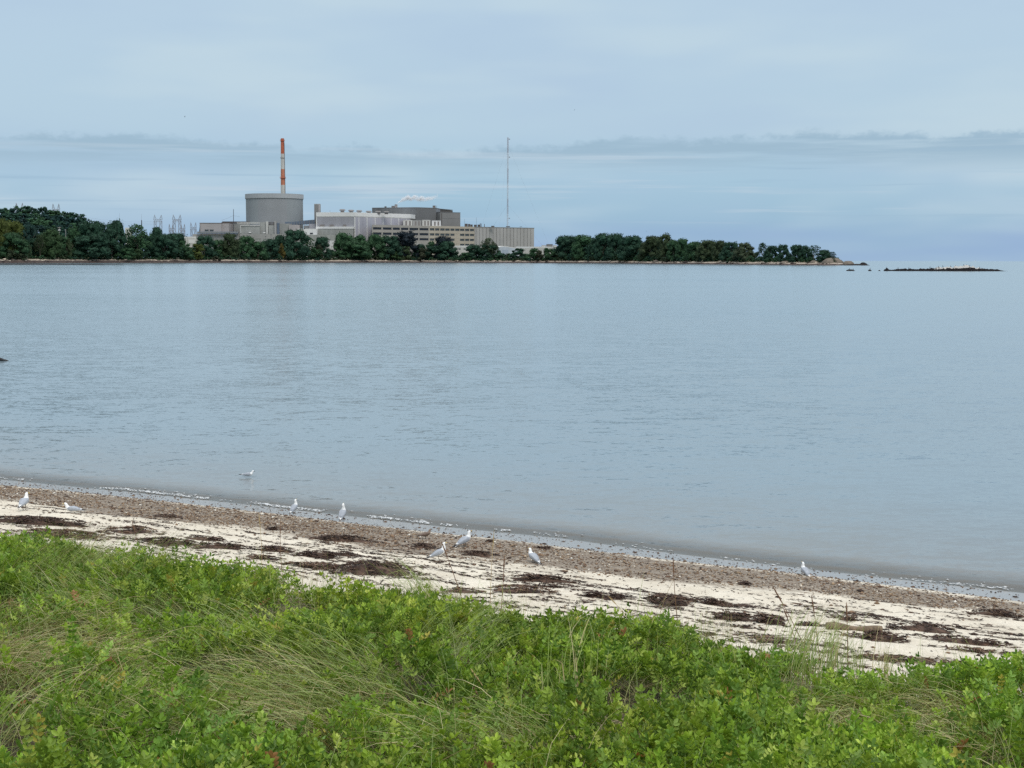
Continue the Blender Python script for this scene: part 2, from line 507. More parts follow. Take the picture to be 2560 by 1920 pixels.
# facet slopes of the wind ripples: several sizes, crests lying roughly across the bay
def facets(sx, sy, scale, ang, det=2.0):
    mp = t.new('ShaderNodeMapping'); mp.inputs['Rotation'].default_value = (0, 0, R(ang)); mp.inputs['Scale'].default_value = (sx, sy, 1)
    t.l.new(pos, mp.inputs['Vector'])
    return t.vmath('SUBTRACT', t.noise(mp.outputs[0], scale, det, 0.55, 'Color'), (0.5, 0.5, 0.5))
big = t.noise(t.vmath('MULTIPLY', pos, (0.004, 0.016, 0)), 1.0, 4.0, 0.6)          # wind lanes and slicks
mid = t.noise(t.vmath('MULTIPLY', pos, (0.05, 0.12, 0)), 1.0, 3.0, 0.55)
wind = t.math('MULTIPLY', t.step(big, 0.36, 0.60, 0.66, 1.05), t.step(mid, 0.25, 0.7, 0.85, 1.15))
f1 = facets(0.40, 1.0, 3.6, 12, 3.0); f2 = facets(0.5, 1.0, 13.0, -9); f3 = facets(0.30, 1.0, 1.1, 16, 1.0)
tot = t.vmath('ADD', t.vmath('ADD', t.vmath('MULTIPLY', f1, (0.44, 0.27, 0)), t.vmath('MULTIPLY', f2, (0.40, 0.29, 0))), t.vmath('MULTIPLY', f3, (0.06, 0.13, 0)))
slope = t.scale(tot, wind)
# at a grazing view the facets that lean away are hidden behind the crests: mirror them to the side that shows
inc = geo.outputs['Incoming']
si = t.new('ShaderNodeSeparateXYZ'); t.l.new(inc, si.inputs[0])
vh = t.vmath('NORMALIZE', t.combine(si.outputs[0], si.outputs[1], 0.0))
dn = t.new('ShaderNodeVectorMath', operation='DOT_PRODUCT'); t.l.new(slope, dn.inputs[0]); t.l.new(vh, dn.inputs[1])
sv = dn.outputs['Value']
hid = t.math('LESS_THAN', t.math('ADD', sv, t.math('MULTIPLY', si.outputs[2], 0.7)), 0.0)
slope = t.vmath('ADD', slope, t.scale(vh, t.math('MULTIPLY', hid, t.math('MULTIPLY', sv, -2.0))))
nrm = t.vmath('NORMALIZE', t.vmath('ADD', geo.outputs['Normal'], slope))
dp = t.attr('depth')
body = t.new('ShaderNodeBsdfPrincipled')
t.l.new(t.mix(t.step(dp, 0.0, 0.9), t.mix(t.step(dp, 0.02, 0.2), (0.20, 0.18, 0.15), (0.19, 0.20, 0.195)), (0.172, 0.226, 0.256)), body.inputs['Base Color'])
body.inputs['IOR'].default_value = 1.333; body.inputs['Roughness'].default_value = 0.12
t.l.new(nrm, body.inputs['Normal'])
clear = t.new('ShaderNodeBsdfTransparent'); clear.inputs[0].default_value = (0.85, 0.87, 0.84, 1)
sh = t.new('ShaderNodeMixShader')
t.l.new(t.step(dp, 0.0, 0.14, 0.5, 1.0), sh.inputs[0]); t.l.new(clear.outputs[0], sh.inputs[1]); t.l.new(body.outputs[0], sh.inputs[2])
out = t.new('ShaderNodeOutputMaterial'); t.l.new(sh.outputs[0], out.inputs[0])
water = np_mesh('water', np.stack([wx, wy, wz], -1).reshape(-1, 3), WF, m, {'depth': depth.ravel()}, smooth=True)
tag(water, kind='structure')

# ---------------------------------------------------------------- foam along the lip of the wave
foam_mat = mat('foam_white', (0.62, 0.63, 0.63), 0.6, 0.08, 20)
ico_v = np.array([(1, 0, 0), (-1, 0, 0), (0, 1, 0), (0, -1, 0), (0, 0, 1), (0, 0, -1)], float)
ico_f = np.array([(0, 2, 4), (2, 1, 4), (1, 3, 4), (3, 0, 4), (2, 0, 5), (1, 2, 5), (3, 1, 5), (0, 3, 5)])
def blobs(P, sx, sy, sz, ang, jit=0.25):
    n = len(P)
    v = np.repeat(ico_v[None], n, 0) * (1 + jit * rng.standard_normal((n, 6, 1)))
    v = v * np.stack([sx, sy, sz], -1)[:, None, :]
    c, s = np.cos(ang)[:, None], np.sin(ang)[:, None]
    x = v[..., 0] * c - v[..., 1] * s; y = v[..., 0] * s + v[..., 1] * c
    v = np.stack([x, y, v[..., 2]], -1) + P[:, None, :]
    f = ico_f[None] + (np.arange(n) * 6)[:, None, None]
    return v.reshape(-1, 3), f.reshape(-1, 3)
shore_ang = math.atan2(UU[1], UU[0])
n = 4200
fu = rng.uniform(-8, 34, n)
pxs = np.interp(fu, FU, [0, 320, 640, 1080, 1400, 1700, 2100, 2560])
keep_p = np.interp(pxs, [0, 200, 330, 900, 1300, 1420, 1560, 1760, 2000, 2250, 2400, 2560], [0.2, 0.5, 1.0, 1.0, 0.7, 0.12, 0.08, 0.35, 0.04, 0.10, 0.5, 0.4])
keep_p = keep_p * np.clip((fbm(fu * 1.6, fu * 0, 60, 4) - 0.38) * 5.0, 0.0, 1)
fs_ = np.clip(rng.normal(0.06, 0.05, n), -0.08, 0.4) + (rng.random(n) < 0.10) * rng.uniform(0, 0.30, n)
k = rng.random(n) < keep_p
fu, fs_ = fu[k], fs_[k]
lip = 0.35 * (fbm(fu * 0.35, fu * 0 + 2, 40) - 0.5) + 0.16 * (fbm(fu * 1.7, fu * 0 + 5, 41) - 0.5)
fx, fy = xy(fu, -(fs_ + lip * 0.9 + 0.05))
fz = np.maximum(0.012, H(fx, fy) + 0.004) + 0.02 * np.clip(fs_, 0, 0.3)
v, f = blobs(np.stack([fx, fy, fz], -1), rng.uniform(0.015, 0.06, len(fu)), rng.uniform(0.008, 0.022, len(fu)), rng.uniform(0.003, 0.010, len(fu)),
             shore_ang + rng.normal(0, 0.3, len(fu)))
tag(np_mesh('foam', v, f, foam_mat, smooth=True), 'thin broken line of white foam along the near waterline', 'foam', kind='stuff')

# ---------------------------------------------------------------- litter of shells, chips and weed scraps below the tide line
chip_mat = attr_mat('beach_litter', 0.75, 0.3, var=0.15, scale=60)
pal = np.array([(0.30, 0.21, 0.13), (0.22, 0.14, 0.085), (0.12, 0.07, 0.045), (0.05, 0.03, 0.022), (0.38, 0.29, 0.2), (0.52, 0.45, 0.36), (0.72, 0.68, 0.6)])
n = 60000
cu = rng.uniform(-5, 31, n)
kind = rng.random(n)
a_, b_ = t_wet(cu), t_wrk(cu)
q = rng.random(n)
ct = a_ - 0.1 + (b_ - a_ + 0.25) * (q ** 0.9)
far_ = kind > 0.93
ct[far_] = (b_ + (t_veg(cu) - b_) * rng.random(n) ** 1.3)[far_]
wetz = (kind > 0.90) & ~far_
ct[wetz] = (a_ * rng.random(n))[wetz]
thin_ = fbm(cu * 0.9, ct * 2.2, 70, 3)
edge_ = np.clip((b_ - ct) / 0.6 + 0.55, 0.12, 1)
right_thin = np.interp(cu, [0, 12, 18, 26], [1, 1, 0.75, 0.5])
k = (rng.random(n) < np.clip((thin_ - 0.18) * 2.6, 0.1, 1) * edge_ * right_thin) | far_ | wetz
cu, ct = cu[k], ct[k]; n = len(cu); dark_bias = (ct < t_wet(cu)) | (ct > t_wrk(cu) + 0.2)
cx, cy = xy(cu, ct); cz = H(cx, cy)
sz = rng.lognormal(math.log(0.013), 0.42, n)
ci = rng.choice(7, n, p=[0.20, 0.25, 0.22, 0.16, 0.09, 0.05, 0.03])
ci[dark_bias] = rng.choice([1, 2, 3], dark_bias.sum(), p=[0.2, 0.35, 0.45])
cc = pal[ci] * rng.uniform(0.75, 1.2, (n, 1))
v, f = blobs(np.stack([cx, cy, cz + sz * 0.22], -1), sz * rng.uniform(0.8, 1.7, n), sz * rng.uniform(0.5, 1, n), sz * rng.uniform(0.25, 0.6, n), rng.uniform(0, 6.28, n))
tag(np_mesh('shell_litter', v, f, chip_mat, {'Col': np.repeat(cc, 6, 0)}), 'band of brown shells and broken seaweed scraps along the tide line', 'beach litter', kind='stuff')

# ---------------------------------------------------------------- seaweed strands
weed_mat = attr_mat('dry_seaweed', 0.8, 0.25, var=0.25, scale=25)
def strands(P, ang, L, wd, lift, col_):
    """flat bent ribbons, three segments"""
    n = len(P); K = 4
    s = np.linspace(-0.5, 0.5, K)[None, :]
    bend = rng.normal(0, 0.9, (n, 1))
    th = ang[:, None] + bend * s
    x = P[:, None, 0] + L[:, None] * s * np.cos(th); y = P[:, None, 1] + L[:, None] * s * np.sin(th)
    tilt = rng.normal(0, 0.25, (n, 1)) * lift[:, None]
    z = P[:, None, 2] + lift[:, None] * (0.5 + 0.5 * np.cos(s * 5 + rng.uniform(0, 6, (n, 1)))) * 0.6 + tilt * s * 2
    wz_ = rng.normal(0, 0.5, (n, 1))
    hw = wd[:, None] * 0.5 * np.array([0.5, 1, 1, 0.4])[None]
    nx, ny = -np.sin(th), np.cos(th)
    A = np.stack([x + nx * hw, y + ny * hw, z + hw * wz_], -1); B = np.stack([x - nx * hw, y - ny * hw, z - hw * wz_], -1)
    V = np.stack([A, B], 2).reshape(n, K * 2, 3)
    f = np.array([(2 * i, 2 * i + 1, 2 * i + 3, 2 * i + 2) for i in range(K - 1)])
    F = f[None] + (np.arange(n) * K * 2)[:, None, None]
    return V.reshape(-1, 3), F.reshape(-1, 4), np.repeat(col_, K * 2, 0)
wpal = np.array([(0.030, 0.017, 0.013), (0.05, 0.028, 0.02), (0.085, 0.05, 0.034), (0.13, 0.085, 0.055), (0.02, 0.013, 0.012)])
PU, PT = [], []
for i in range(620):
    u0 = rng.uniform(-5, 30); lo = float(t_wrk(u0)) - 0.25; hi = float(t_veg(u0)) + 0.2
    t0 = lo + (hi - lo) * rng.random() ** 0.85; ln = rng.uniform(0.25, 3.6); nn = int(ln * rng.uniform(14, 52))
    du = rng.uniform(0, ln, nn); sk = rng.normal(0.02, 0.03); wv = rng.uniform(0, 6)
    den = fbm((u0 + du) * 2.5, du * 0 + i, 80) > 0.42
    tt = t0 + du * sk + 0.04 * np.sin(du * 2 + wv) + rng.normal(0, rng.uniform(0.012, 0.05), nn)
    PU.append((u0 + du)[den]); PT.append(tt[den])
n = 6500
su = rng.uniform(-5, 31, n); stt = t_wrk(su) - 0.3 + (t_veg(su) - t_wrk(su) + 0.4) * rng.random(n)
kk = rng.random(n) < np.clip((fbm(su * 0.8, stt * 1.6, 81) - 0.3) * 2.2, 0.05, 1)
PU = np.concatenate(PU + [su[kk]]); PT = np.concatenate(PT + [stt[kk]])
sx_, sy_ = xy(PU, PT); n = len(PU)
V, F, C = strands(np.stack([sx_, sy_, H(sx_, sy_) + 0.006], -1), shore_ang + rng.normal(0, 0.55, n), rng.uniform(0.03, 0.14, n), rng.uniform(0.006, 0.016, n),
                  rng.uniform(0.002, 0.012, n), wpal[rng.choice(5, n, p=[.3, .3, .2, .08, .12])])
tag(np_mesh('seaweed_strands', V, F, weed_mat, {'Col': C}), 'thin dark streaks of dried seaweed lying across the pale sand', 'seaweed', kind='stuff')

CLUMPS = [  # x0, x1, y0, y1 in the photograph, label, brown?
    (-40, 231, 1293, 1317, 'long dark seaweed heap at the sand\'s left end, below the two gulls', 0),
    (38, 255, 1315, 1350, 'wide loose brown seaweed patch at the grass edge below the resting gull', 1),
    (272, 390, 1311, 1342, 'brown seaweed clump behind the short leaning stalk on the far left', 1),
    (353, 498, 1345, 1369, 'low dark seaweed clump just right of the leaning left stalk', 0),
    (463, 561, 1340, 1355, 'small humped seaweed clump before the pale upright stalk', 0),
    (492, 622, 1357, 1378, 'flat dark seaweed clump at the foot of the pale upright stalk', 0),
    (385, 462, 1287, 1296, 'thin black seaweed sliver on the brown shell band under the swimming gull', 0),
    (640, 741, 1366, 1385, 'dark humped seaweed clump crossed by the reddish upright stalk', 0),
    (621, 708, 1387, 1402, 'small low seaweed clump in front of the reddish upright stalk', 1),
    (748, 847, 1378, 1399, 'dark seaweed clump midway between the reddish stalk and the big heap', 0),
    (832, 892, 1381, 1394, 'small thin seaweed clump above the big brown heap', 0),
    (722, 860, 1403, 1425, 'flat brown seaweed tail left of the biggest heap', 1),
    (855, 1034, 1399, 1446, 'biggest brown seaweed heap on the sand, in the middle left', 0),
    (668, 698, 1320, 1328, 'tiny black seaweed lump below the left waterline gull', 0),
    (778, 927, 1341, 1357, 'long thin seaweed streak below the two gulls at the waterline', 0),
    (1013, 1092, 1360, 1374, 'black seaweed clump left of the one-legged gull', 0),
    (1155, 1231, 1378, 1395, 'black pointed seaweed clump under the larger central gull', 0),
    (1217, 1238, 1351, 1358, 'tiny black seaweed lump right of the larger central gull', 0),
    (1346, 1377, 1366, 1374, 'small black seaweed lump right of the hunched gull, near the wet sand', 0),
    (1268, 1432, 1437, 1459, 'long dark seaweed clump below the hunched gull', 0),
    (1227, 1374, 1455, 1492, 'broad ragged seaweed heap behind the middle grass tufts', 1),
    (1344, 1424, 1461, 1474, 'thin seaweed clump right of the broad ragged heap', 0),
    (1111, 1219, 1468, 1488, 'brown seaweed clump at the foot of the thick leaning dark stalk', 1),
    (1460, 1568, 1484, 1503, 'long dark seaweed clump with a pale leaning stalk before it', 0),
    (1622, 1724, 1478, 1524, 'tall brown seaweed heap behind the single upright reddish stalk', 0),
    (1742, 1834, 1498, 1518, 'dark rounded seaweed clump right of the tall heap', 0),
    (1780, 1880, 1530, 1557, 'sloping seaweed clump nearest the green edge, left of a similar heap', 0),
    (1885, 1967, 1534, 1565, 'domed seaweed heap left of the crossing stalks', 0),
    (1525, 1576, 1543, 1560, 'small brown seaweed clump against the green edge below the pale leaning stalk', 1),
    (1853, 1878, 1457, 1465, 'tiny black seaweed lump on the shell band left of the rightmost gull', 0),
    (1875, 1997, 1591, 1612, 'flat brown seaweed patch behind the leaves, under the crossing stalks', 1),
    (2133, 2261, 1577, 1606, 'seaweed heap piled against the driftwood log', 0),
    (2097, 2145, 1540, 1555, 'small black seaweed clump just behind the driftwood log', 0),
    (1998, 2052, 1558, 1570, 'low seaweed clump left of the driftwood log', 0),
    (2249, 2377, 1561, 1585, 'long seaweed clump right of and behind the driftwood log', 0),
    (2324, 2489, 1591, 1615, 'wide dark seaweed heap right of the driftwood log', 0),
    (2359, 2492, 1616, 1634, 'flat brown seaweed patch in front of the wide dark heap', 1),
    (2437, 2541, 1523, 1546, 'jet black seaweed clump at the upper right of the sand', 0),
    (2148, 2359, 1634, 1662, 'long brown seaweed patch behind the yellow grass blades', 1),
    (2368, 2570, 1652, 1678, 'long brown seaweed patch at the right end of the green edge', 1),
    (2497, 2600, 1629, 1645, 'brown seaweed patch at the sand\'s right end', 1),
]
for x0, x1, y0, y1, lab, brown in CLUMPS:
    P0, P1, PC = hit((x0 + x1) / 2, y0 + 2), hit((x0 + x1) / 2, y1), hit((x0 + x1) / 2, (y0 + y1 * 1.6) / 2.6)
    D = PC.y; a = (x1 - x0) / 2 * D / FPX * 1.2; bd = max(0.05, (P0 - P1).length / 2 * 0.58)
    hgt = min(0.11, 0.22 * min(a, bd)) + 0.012
    if brown: hgt *= 0.6
    n = int(np.clip(a * bd * 3.14 * 1500, 110, 2400))
    ang = rng.uniform(0, 6.28, n); r = np.sqrt(rng.random(n)) * (1 + 0.30 * np.sin(ang * 3 + rng.uniform(0, 6)) + 0.26 * np.sin(ang * 5 + rng.uniform(0, 6)) + 0.2 * np.sin(ang * 8 + rng.uniform(0, 6))) * np.where(rng.random(n) < 0.15, rng.uniform(1, 1.3, n), 1.0)
    lx, ly = r * np.cos(ang) * a, r * np.sin(ang) * bd
    dr = math.radians(-6)
    kp = (fbm(lx * 5.5 + x0, ly * 11 + y0, 88, 3) > (0.47 if not brown else 0.485)) | ((rng.random(n) < 0.12) & (r < 0.9))
    kp &= r < 1.25
    lx, ly, r, ang = lx[kp], ly[kp], r[kp], ang[kp]; n = len(lx)
    X_, Y_ = PC.x + lx * math.cos(dr) - ly * math.sin(dr), PC.y + lx * math.sin(dr) + ly * math.cos(dr)
    dome = hgt * np.clip(1 - r * r, 0, 1) ** 0.8
    Z_ = H(X_, Y_) + 0.006 + dome * rng.uniform(0.7, 1.05, n)
    pr = [.2, .3, .28, .12, .1] if not brown else [.1, .2, .35, .3, .05]
    V, F, C = strands(np.stack([X_, Y_, Z_], -1), shore_ang + rng.normal(0, 0.8, n), rng.uniform(0.05, 0.15, n), rng.uniform(0.007, 0.018, n), rng.uniform(0.004, 0.03, n),
                      wpal[rng.choice(5, n, p=pr)] * (1.35 if brown else 1.0))
    # matted core under the loose strands
    na, nr = 18, 5
    cv = []; cf = []
    for i in range(nr):
        rr = i / (nr - 1)
        for j in range(na):
            th = 2 * math.pi * j / na
            rw = 0.52 + 0.62 * float(fbm(math.cos(th) * 1.7 + x0, math.sin(th) * 1.7 + y0, 66))
            lx, ly = rr * rw * math.cos(th) * a, rr * rw * math.sin(th) * bd * 0.85
            x_, y_ = PC.x + lx * math.cos(dr) - ly * math.sin(dr), PC.y + lx * math.sin(dr) + ly * math.cos(dr)
            cv.append((x_, y_, float(H(x_, y_)) + (hgt * (0.8 if not brown else 0.4) * (1 - rr * rr) - 0.002) * random.uniform(0.75, 1.1)))
    for i in range(nr - 1):
        for j in range(na):
            cf.append((i * na + j, (i + 1) * na + j, (i + 1) * na + (j + 1) % na, i * na + (j + 1) % na))
    o_ = len(V)
    if True:
        V = np.concatenate([V, np.array(cv)]); F = np.concatenate([F, np.array(cf) + o_])
        C = np.concatenate([C, np.repeat(wpal[[2]], len(cv), 0) * rng.uniform(0.5, 1.5, (len(cv), 1))])
    tag(np_mesh('seaweed_clump', V, F, weed_mat, {'Col': C}, loc=tuple(PC)), lab, 'seaweed', 'seaweed clumps washed up on the sand')

# ---------------------------------------------------------------- driftwood log
p0, p1 = hit(2066, 1573), hit(2203, 1581)
ax = (p1 - p0); L = ax.length; ax.normalize()
pts, rad = [], []
for i in range(14):
    s = i / 13
    pts.append(p0 + ax * (L * s) + Vector((0, 0.02 * math.sin(s * 5), 0.035 + 0.012 * math.sin(s * 7 + 1))))
    rad.append(0.042 + 0.006 * math.sin(s * 9) - 0.004 * s)
logm = mat('driftwood', (0.185, 0.135, 0.09), 0.85, 0.45, 14, bump=0.01)
lg = thing('driftwood_log', 'weathered brown driftwood log lying among seaweed on the sand', 'driftwood', tuple(p0))
MB().path(pts, rad, 10).build('trunk', logm, lg, smooth=True)
MB().path([pts[2] + Vector((0, 0, .02)), pts[2] + Vector((-0.01, -0.01, .05)), pts[2] + Vector((-0.015, -0.015, .062))], [0.016, 0.012, 0.008], 7).build('branch_stub', logm, lg, smooth=True)
# ================================================================ DUNE PLANTS
leaf_mat = attr_mat('dune_leaf', 0.5, 0.28, trans=0.2, var=0.18, scale=6)
blade_mat = attr_mat('dune_grass', 0.6, 0.3, trans=0.2, var=0.15, scale=6)

ZONES = [  # px, py, rx, ry, azimuth (world degrees), start lean, end lean, tan share, blades per m2, pea share
    (60, 1650, 260, 105, -25, 40, 105, 0.70, 1000, 0.08),
    (330, 1560, 240, 80, 175, 30, 95, 0.25, 400, 0.45),
    (640, 1640, 160, 60, 170, 25, 100, 0.25, 420, 0.45),
    (760, 1790, 330, 85, 222, 30, 105, 0.36, 900, 0.15),
    (520, 1880, 330, 60, 218, 30, 100, 0.40, 800, 0.18),
    (900, 1700, 170, 60, 190, 30, 98, 0.20, 480, 0.4),
    (1120, 1640, 120, 50, 20, 25, 90, 0.12, 600, 0.3),
    (1300, 1880, 260, 52, 190, 30, 104, 0.35, 900, 0.12),
    (1180, 1505, 170, 30, 185, 12, 80, 0.22, 520, 0.3),
    (1420, 1735, 110, 95, 70, 14, 85, 0.4, 70, 0.8),
    (2075, 1850, 110, 85, 215, 35, 118, 0.55, 800, 0.06),
    (2340, 1800, 170, 62, 215, 35, 112, 0.55, 850, 0.12),
    (2480, 1905, 130, 55, 200, 30, 108, 0.50, 800, 0.2),
    (120, 1850, 200, 60, 30, 25, 100, 0.45, 600, 0.3),
    (180, 1460, 260, 45, 10, 12, 80, 0.22, 420, 0.5),
    (2190, 1690, 190, 32, 60, 6, 45, 0.35, 200, 0.4),
    (1560, 1560, 150, 30, 70, 6, 50, 0.6, 220, 0.4),
    (2000, 1690, 120, 40, 45, 8, 70, 0.2, 260, 0.6),
]
def zone_weights(px, py):
    W = []
    wob = 0.35 * np.sin(px / 61.0 + py / 37.0) + 0.3 * np.sin(px / 23.0 - py / 17.0)
    for z in ZONES:
        d = ((px - z[0]) / z[2]) ** 2 + ((py - z[1]) / z[3]) ** 2
        W.append(np.clip(1.25 - d + wob * 0.4, 0, 1))
    return np.array(W)
def veg_points(n, t_off=0.0, margin=1100):
    u = rng.uniform(-9, 35, n); t_ = rng.uniform(6.0, 18.0, n)
    k = t_ > t_veg(u) + t_off
    u, t_ = u[k], t_[k]
    x, y = xy(u, t_); z = H(x, y)
    px, py = proj(np.stack([x, y, z + 0.15], -1))
    k = (px > -margin) & (px < 2560 + margin) & (py < 2500) & (y > 5.5)
    return x[k], y[k], z[k], u[k], t_[k], px[k], py[k]
HOLLOWS = [(130, 1800, 150, 42), (60, 1745, 90, 26), (1090, 1655, 95, 26), (1015, 1640, 60, 20), (2030, 1830, 75, 48), (2330, 1815, 65, 26), (1590, 1725, 55, 22), (740, 1545, 42, 18), (430, 1600, 70, 20), (1560, 1890, 80, 20), (2210, 1880, 60, 20), (780, 1870, 70, 22), (30, 1890, 110, 30)]
def hollow(px, py):
    k = np.ones(len(px))
    wob = 0.5 * np.sin(px / 29.0 + py / 13.0) + 0.35 * np.sin(px / 11.0 - py / 9.0)
    for a, b, c, d in HOLLOWS:
        k = np.minimum(k, np.clip(((px - a) / c) ** 2 + ((py - b) / d) ** 2 + wob - 0.35, 0.03, 1))
    return k
AREA = 44 * 12.0
def canopy(x, y): return 0.14 + 0.74 * (fbm(np.asarray(x) * 1.25, np.asarray(y) * 1.25, 90, 2) - 0.30)

# ---- pinnate leaf sprigs
def leaf_shape(rounded):
    if rounded:
        v = [(0, 0, 0), (0.3, 0.42, .05), (0.72, 0.40, .03), (1, 0, -0.08), (0.72, -0.40, .03), (0.3, -0.42, .05), (0.4, 0, -0.07), (0.72, 0, -0.08)]
        f = [(0, 6, 1), (6, 7, 2), (6, 2, 1), (7, 3, 2), (0, 5, 6), (5, 4, 6), (6, 4, 7), (7, 4, 3)]
    else:
        v = [(0, 0, 0), (0.5, 0.45, .05), (1, 0, -0.08), (0.5, -0.45, .05), (0.5, 0, -0.06)]
        f = [(0, 4, 1), (4, 2, 1), (0, 3, 4), (4, 3, 2)]
    return np.array(v, float), np.array(f)
def sprig(seed, rounded, pairs):
    r = random.Random(seed)
    lv, lf = leaf_shape(rounded)
    V, F, S = [], [], []
    def put(o, d, up, L, W, sh):
        d = Vector(d).normalized(); side = Vector(up).cross(d).normalized(); nn = d.cross(side)
        b = sum(len(q) for q in V)
        V.append(np.array([Vector(o) + d * (p[0] * L) + side * (p[1] * W) + nn * (p[2] * L) for p in lv]))
        F.append(lf + b); S.append(np.full(len(lv), sh))
    L = 0.17
    for i in range(pairs):
        s = 0.18 + 0.82 * i / max(1, pairs - 1)
        o = Vector((L * s, 0, -0.25 * L * s * s))
        for sd in (-1, 1):
            a = R(r.uniform(45, 68)); e = R(r.uniform(8, 42))
            d = (math.cos(a) * math.cos(e), sd * math.sin(a) * math.cos(e), math.sin(e))
            put(o, d, (0, r.uniform(-.3, .3), 1), r.uniform(0.035, 0.050), r.uniform(0.020, 0.027), r.uniform(0.85, 1.15))
    put((L, 0, -0.25 * L), (1, r.uniform(-.3, .3), 0.1), (0, 0, 1), 0.05, 0.028, 1.1)
    # the leaf stalk itself
    b = sum(len(q) for q in V)
    V.append(np.array([(-0.06, 0.002, -0.02), (-0.06, -0.002, -0.02), (L, 0.0012, -0.25 * L), (L, -0.0012, -0.25 * L)])); F.append(np.array([(b, b + 1, b + 3), (b, b + 3, b + 2)])); S.append(np.full(4, 0.9))
    return np.concatenate(V), np.concatenate(F), np.concatenate(S)
def place_sprigs(T, P, az, tilt, roll, size, colr):
    TV, TF, TS = T; n = len(P)
    ca, sa, ct_, st_ = np.cos(az), np.sin(az), np.cos(tilt), np.sin(tilt)
    ax_ = np.stack([ca * ct_, sa * ct_, st_], -1)
    hz = np.stack([-sa, ca, 0 * sa], -1); up = np.cross(ax_, hz)
    cr, sr = np.cos(roll)[:, None], np.sin(roll)[:, None]
    ay_ = hz * cr + up * sr; az_ = np.cross(ax_, ay_)
    V = P[:, None, :] + size[:, None, None] * (TV[None, :, 0:1] * ax_[:, None] + TV[None, :, 1:2] * ay_[:, None] + TV[None, :, 2:3] * az_[:, None])
    F = TF[None] + (np.arange(n) * len(TV))[:, None, None]
    C = colr[:, None, :] * TS[None, :, None]
    return V.reshape(-1, 3), F.reshape(-1, 3), C.reshape(-1, 3)
x, y, z, u_, t_, px, py = veg_points(int(AREA * 800))
W = zone_weights(px, py)
share = np.ones(len(x))
for zi, zn in enumerate(ZONES): share = np.minimum(share, 1 - W[zi] * (1 - zn[9]))
edge_f = np.clip((t_ - t_veg(u_)) / 0.5 + 0.15, 0, 1)
clump = np.clip((fbm(x * 1.9, y * 1.9, 95, 3) - 0.37) * 6.5, 0.02, 1)
infr = np.where((px > -150) & (px < 2710) & (py < 2050), 1.0, 0.5)
dist_f = np.interp(y, [8, 14, 22], [0.52, 0.68, 0.88])
k = rng.random(len(x)) < share * edge_f * clump * infr * dist_f * hollow(px, py)
x, y, z, px, py, t_ = x[k], y[k], z[k], px[k], py[k], t_[k]
n = len(x)
hfrac = rng.random(n) ** 0.35
hh = canopy(x, y) * np.clip((t_ - t_veg(u_[k])) / 1.7 + 0.22, 0.22, 1) * (0.15 + 0.85 * hfrac)
P = np.stack([x, y, z + hh], -1)
g0 = np.array([(0.190, 0.300, 0.030), (0.105, 0.190, 0.026), (0.255, 0.365, 0.040), (0.190, 0.295, 0.055), (0.33, 0.41, 0.075)])
colr = g0[rng.choice(5, n, p=[.3, .25, .2, .15, .1])] * rng.uniform(0.8, 1.2, (n, 1))
tone = fbm(x * 0.9, y * 0.9, 97)[:, None]
colr = colr * (0.62 + 0.76 * tone)
colr[:, 0] *= 1 + 0.35 * (fbm(x * 0.5, y * 0.5, 98) - 0.5)
sick = rng.random(n) < 0.008
colr[sick] = np.array([(0.36, 0.32, 0.06)]) * rng.uniform(0.8, 1.2, (sick.sum(), 1))
dead = rng.random(n) < 0.003
colr[dead] = (0.30, 0.15, 0.06)
near = y < 14.5
parts_V, parts_F, parts_C = [], [], []
off = 0
tv_ = rng.integers(0, 5, n)
for rounded in (True, False):
    for j in range(5):
        s_ = (near == rounded) & (tv_ == j)
        if not s_.any(): continue
        q = s_.sum()
        V, F, C = place_sprigs(sprig(100 + j, rounded, 5 if rounded else 4), P[s_], rng.uniform(0, 6.28, q), np.radians(rng.normal(50, 20, q)), rng.normal(0, 0.5, q), rng.uniform(0.75, 1.2, q) * (1 if rounded else 1.15), colr[s_])
        parts_V.append(V); parts_F.append(F + off); parts_C.append(C); off += len(V)
tag(np_mesh('beach_pea', np.concatenate(parts_V), np.concatenate(parts_F), leaf_mat, {'Col': np.concatenate(parts_C)}),
    'low bright green leafy ground cover over the dune', 'ground cover', kind='stuff')
print('sprigs', n, 'tris', sum(len(f) for f in parts_F))

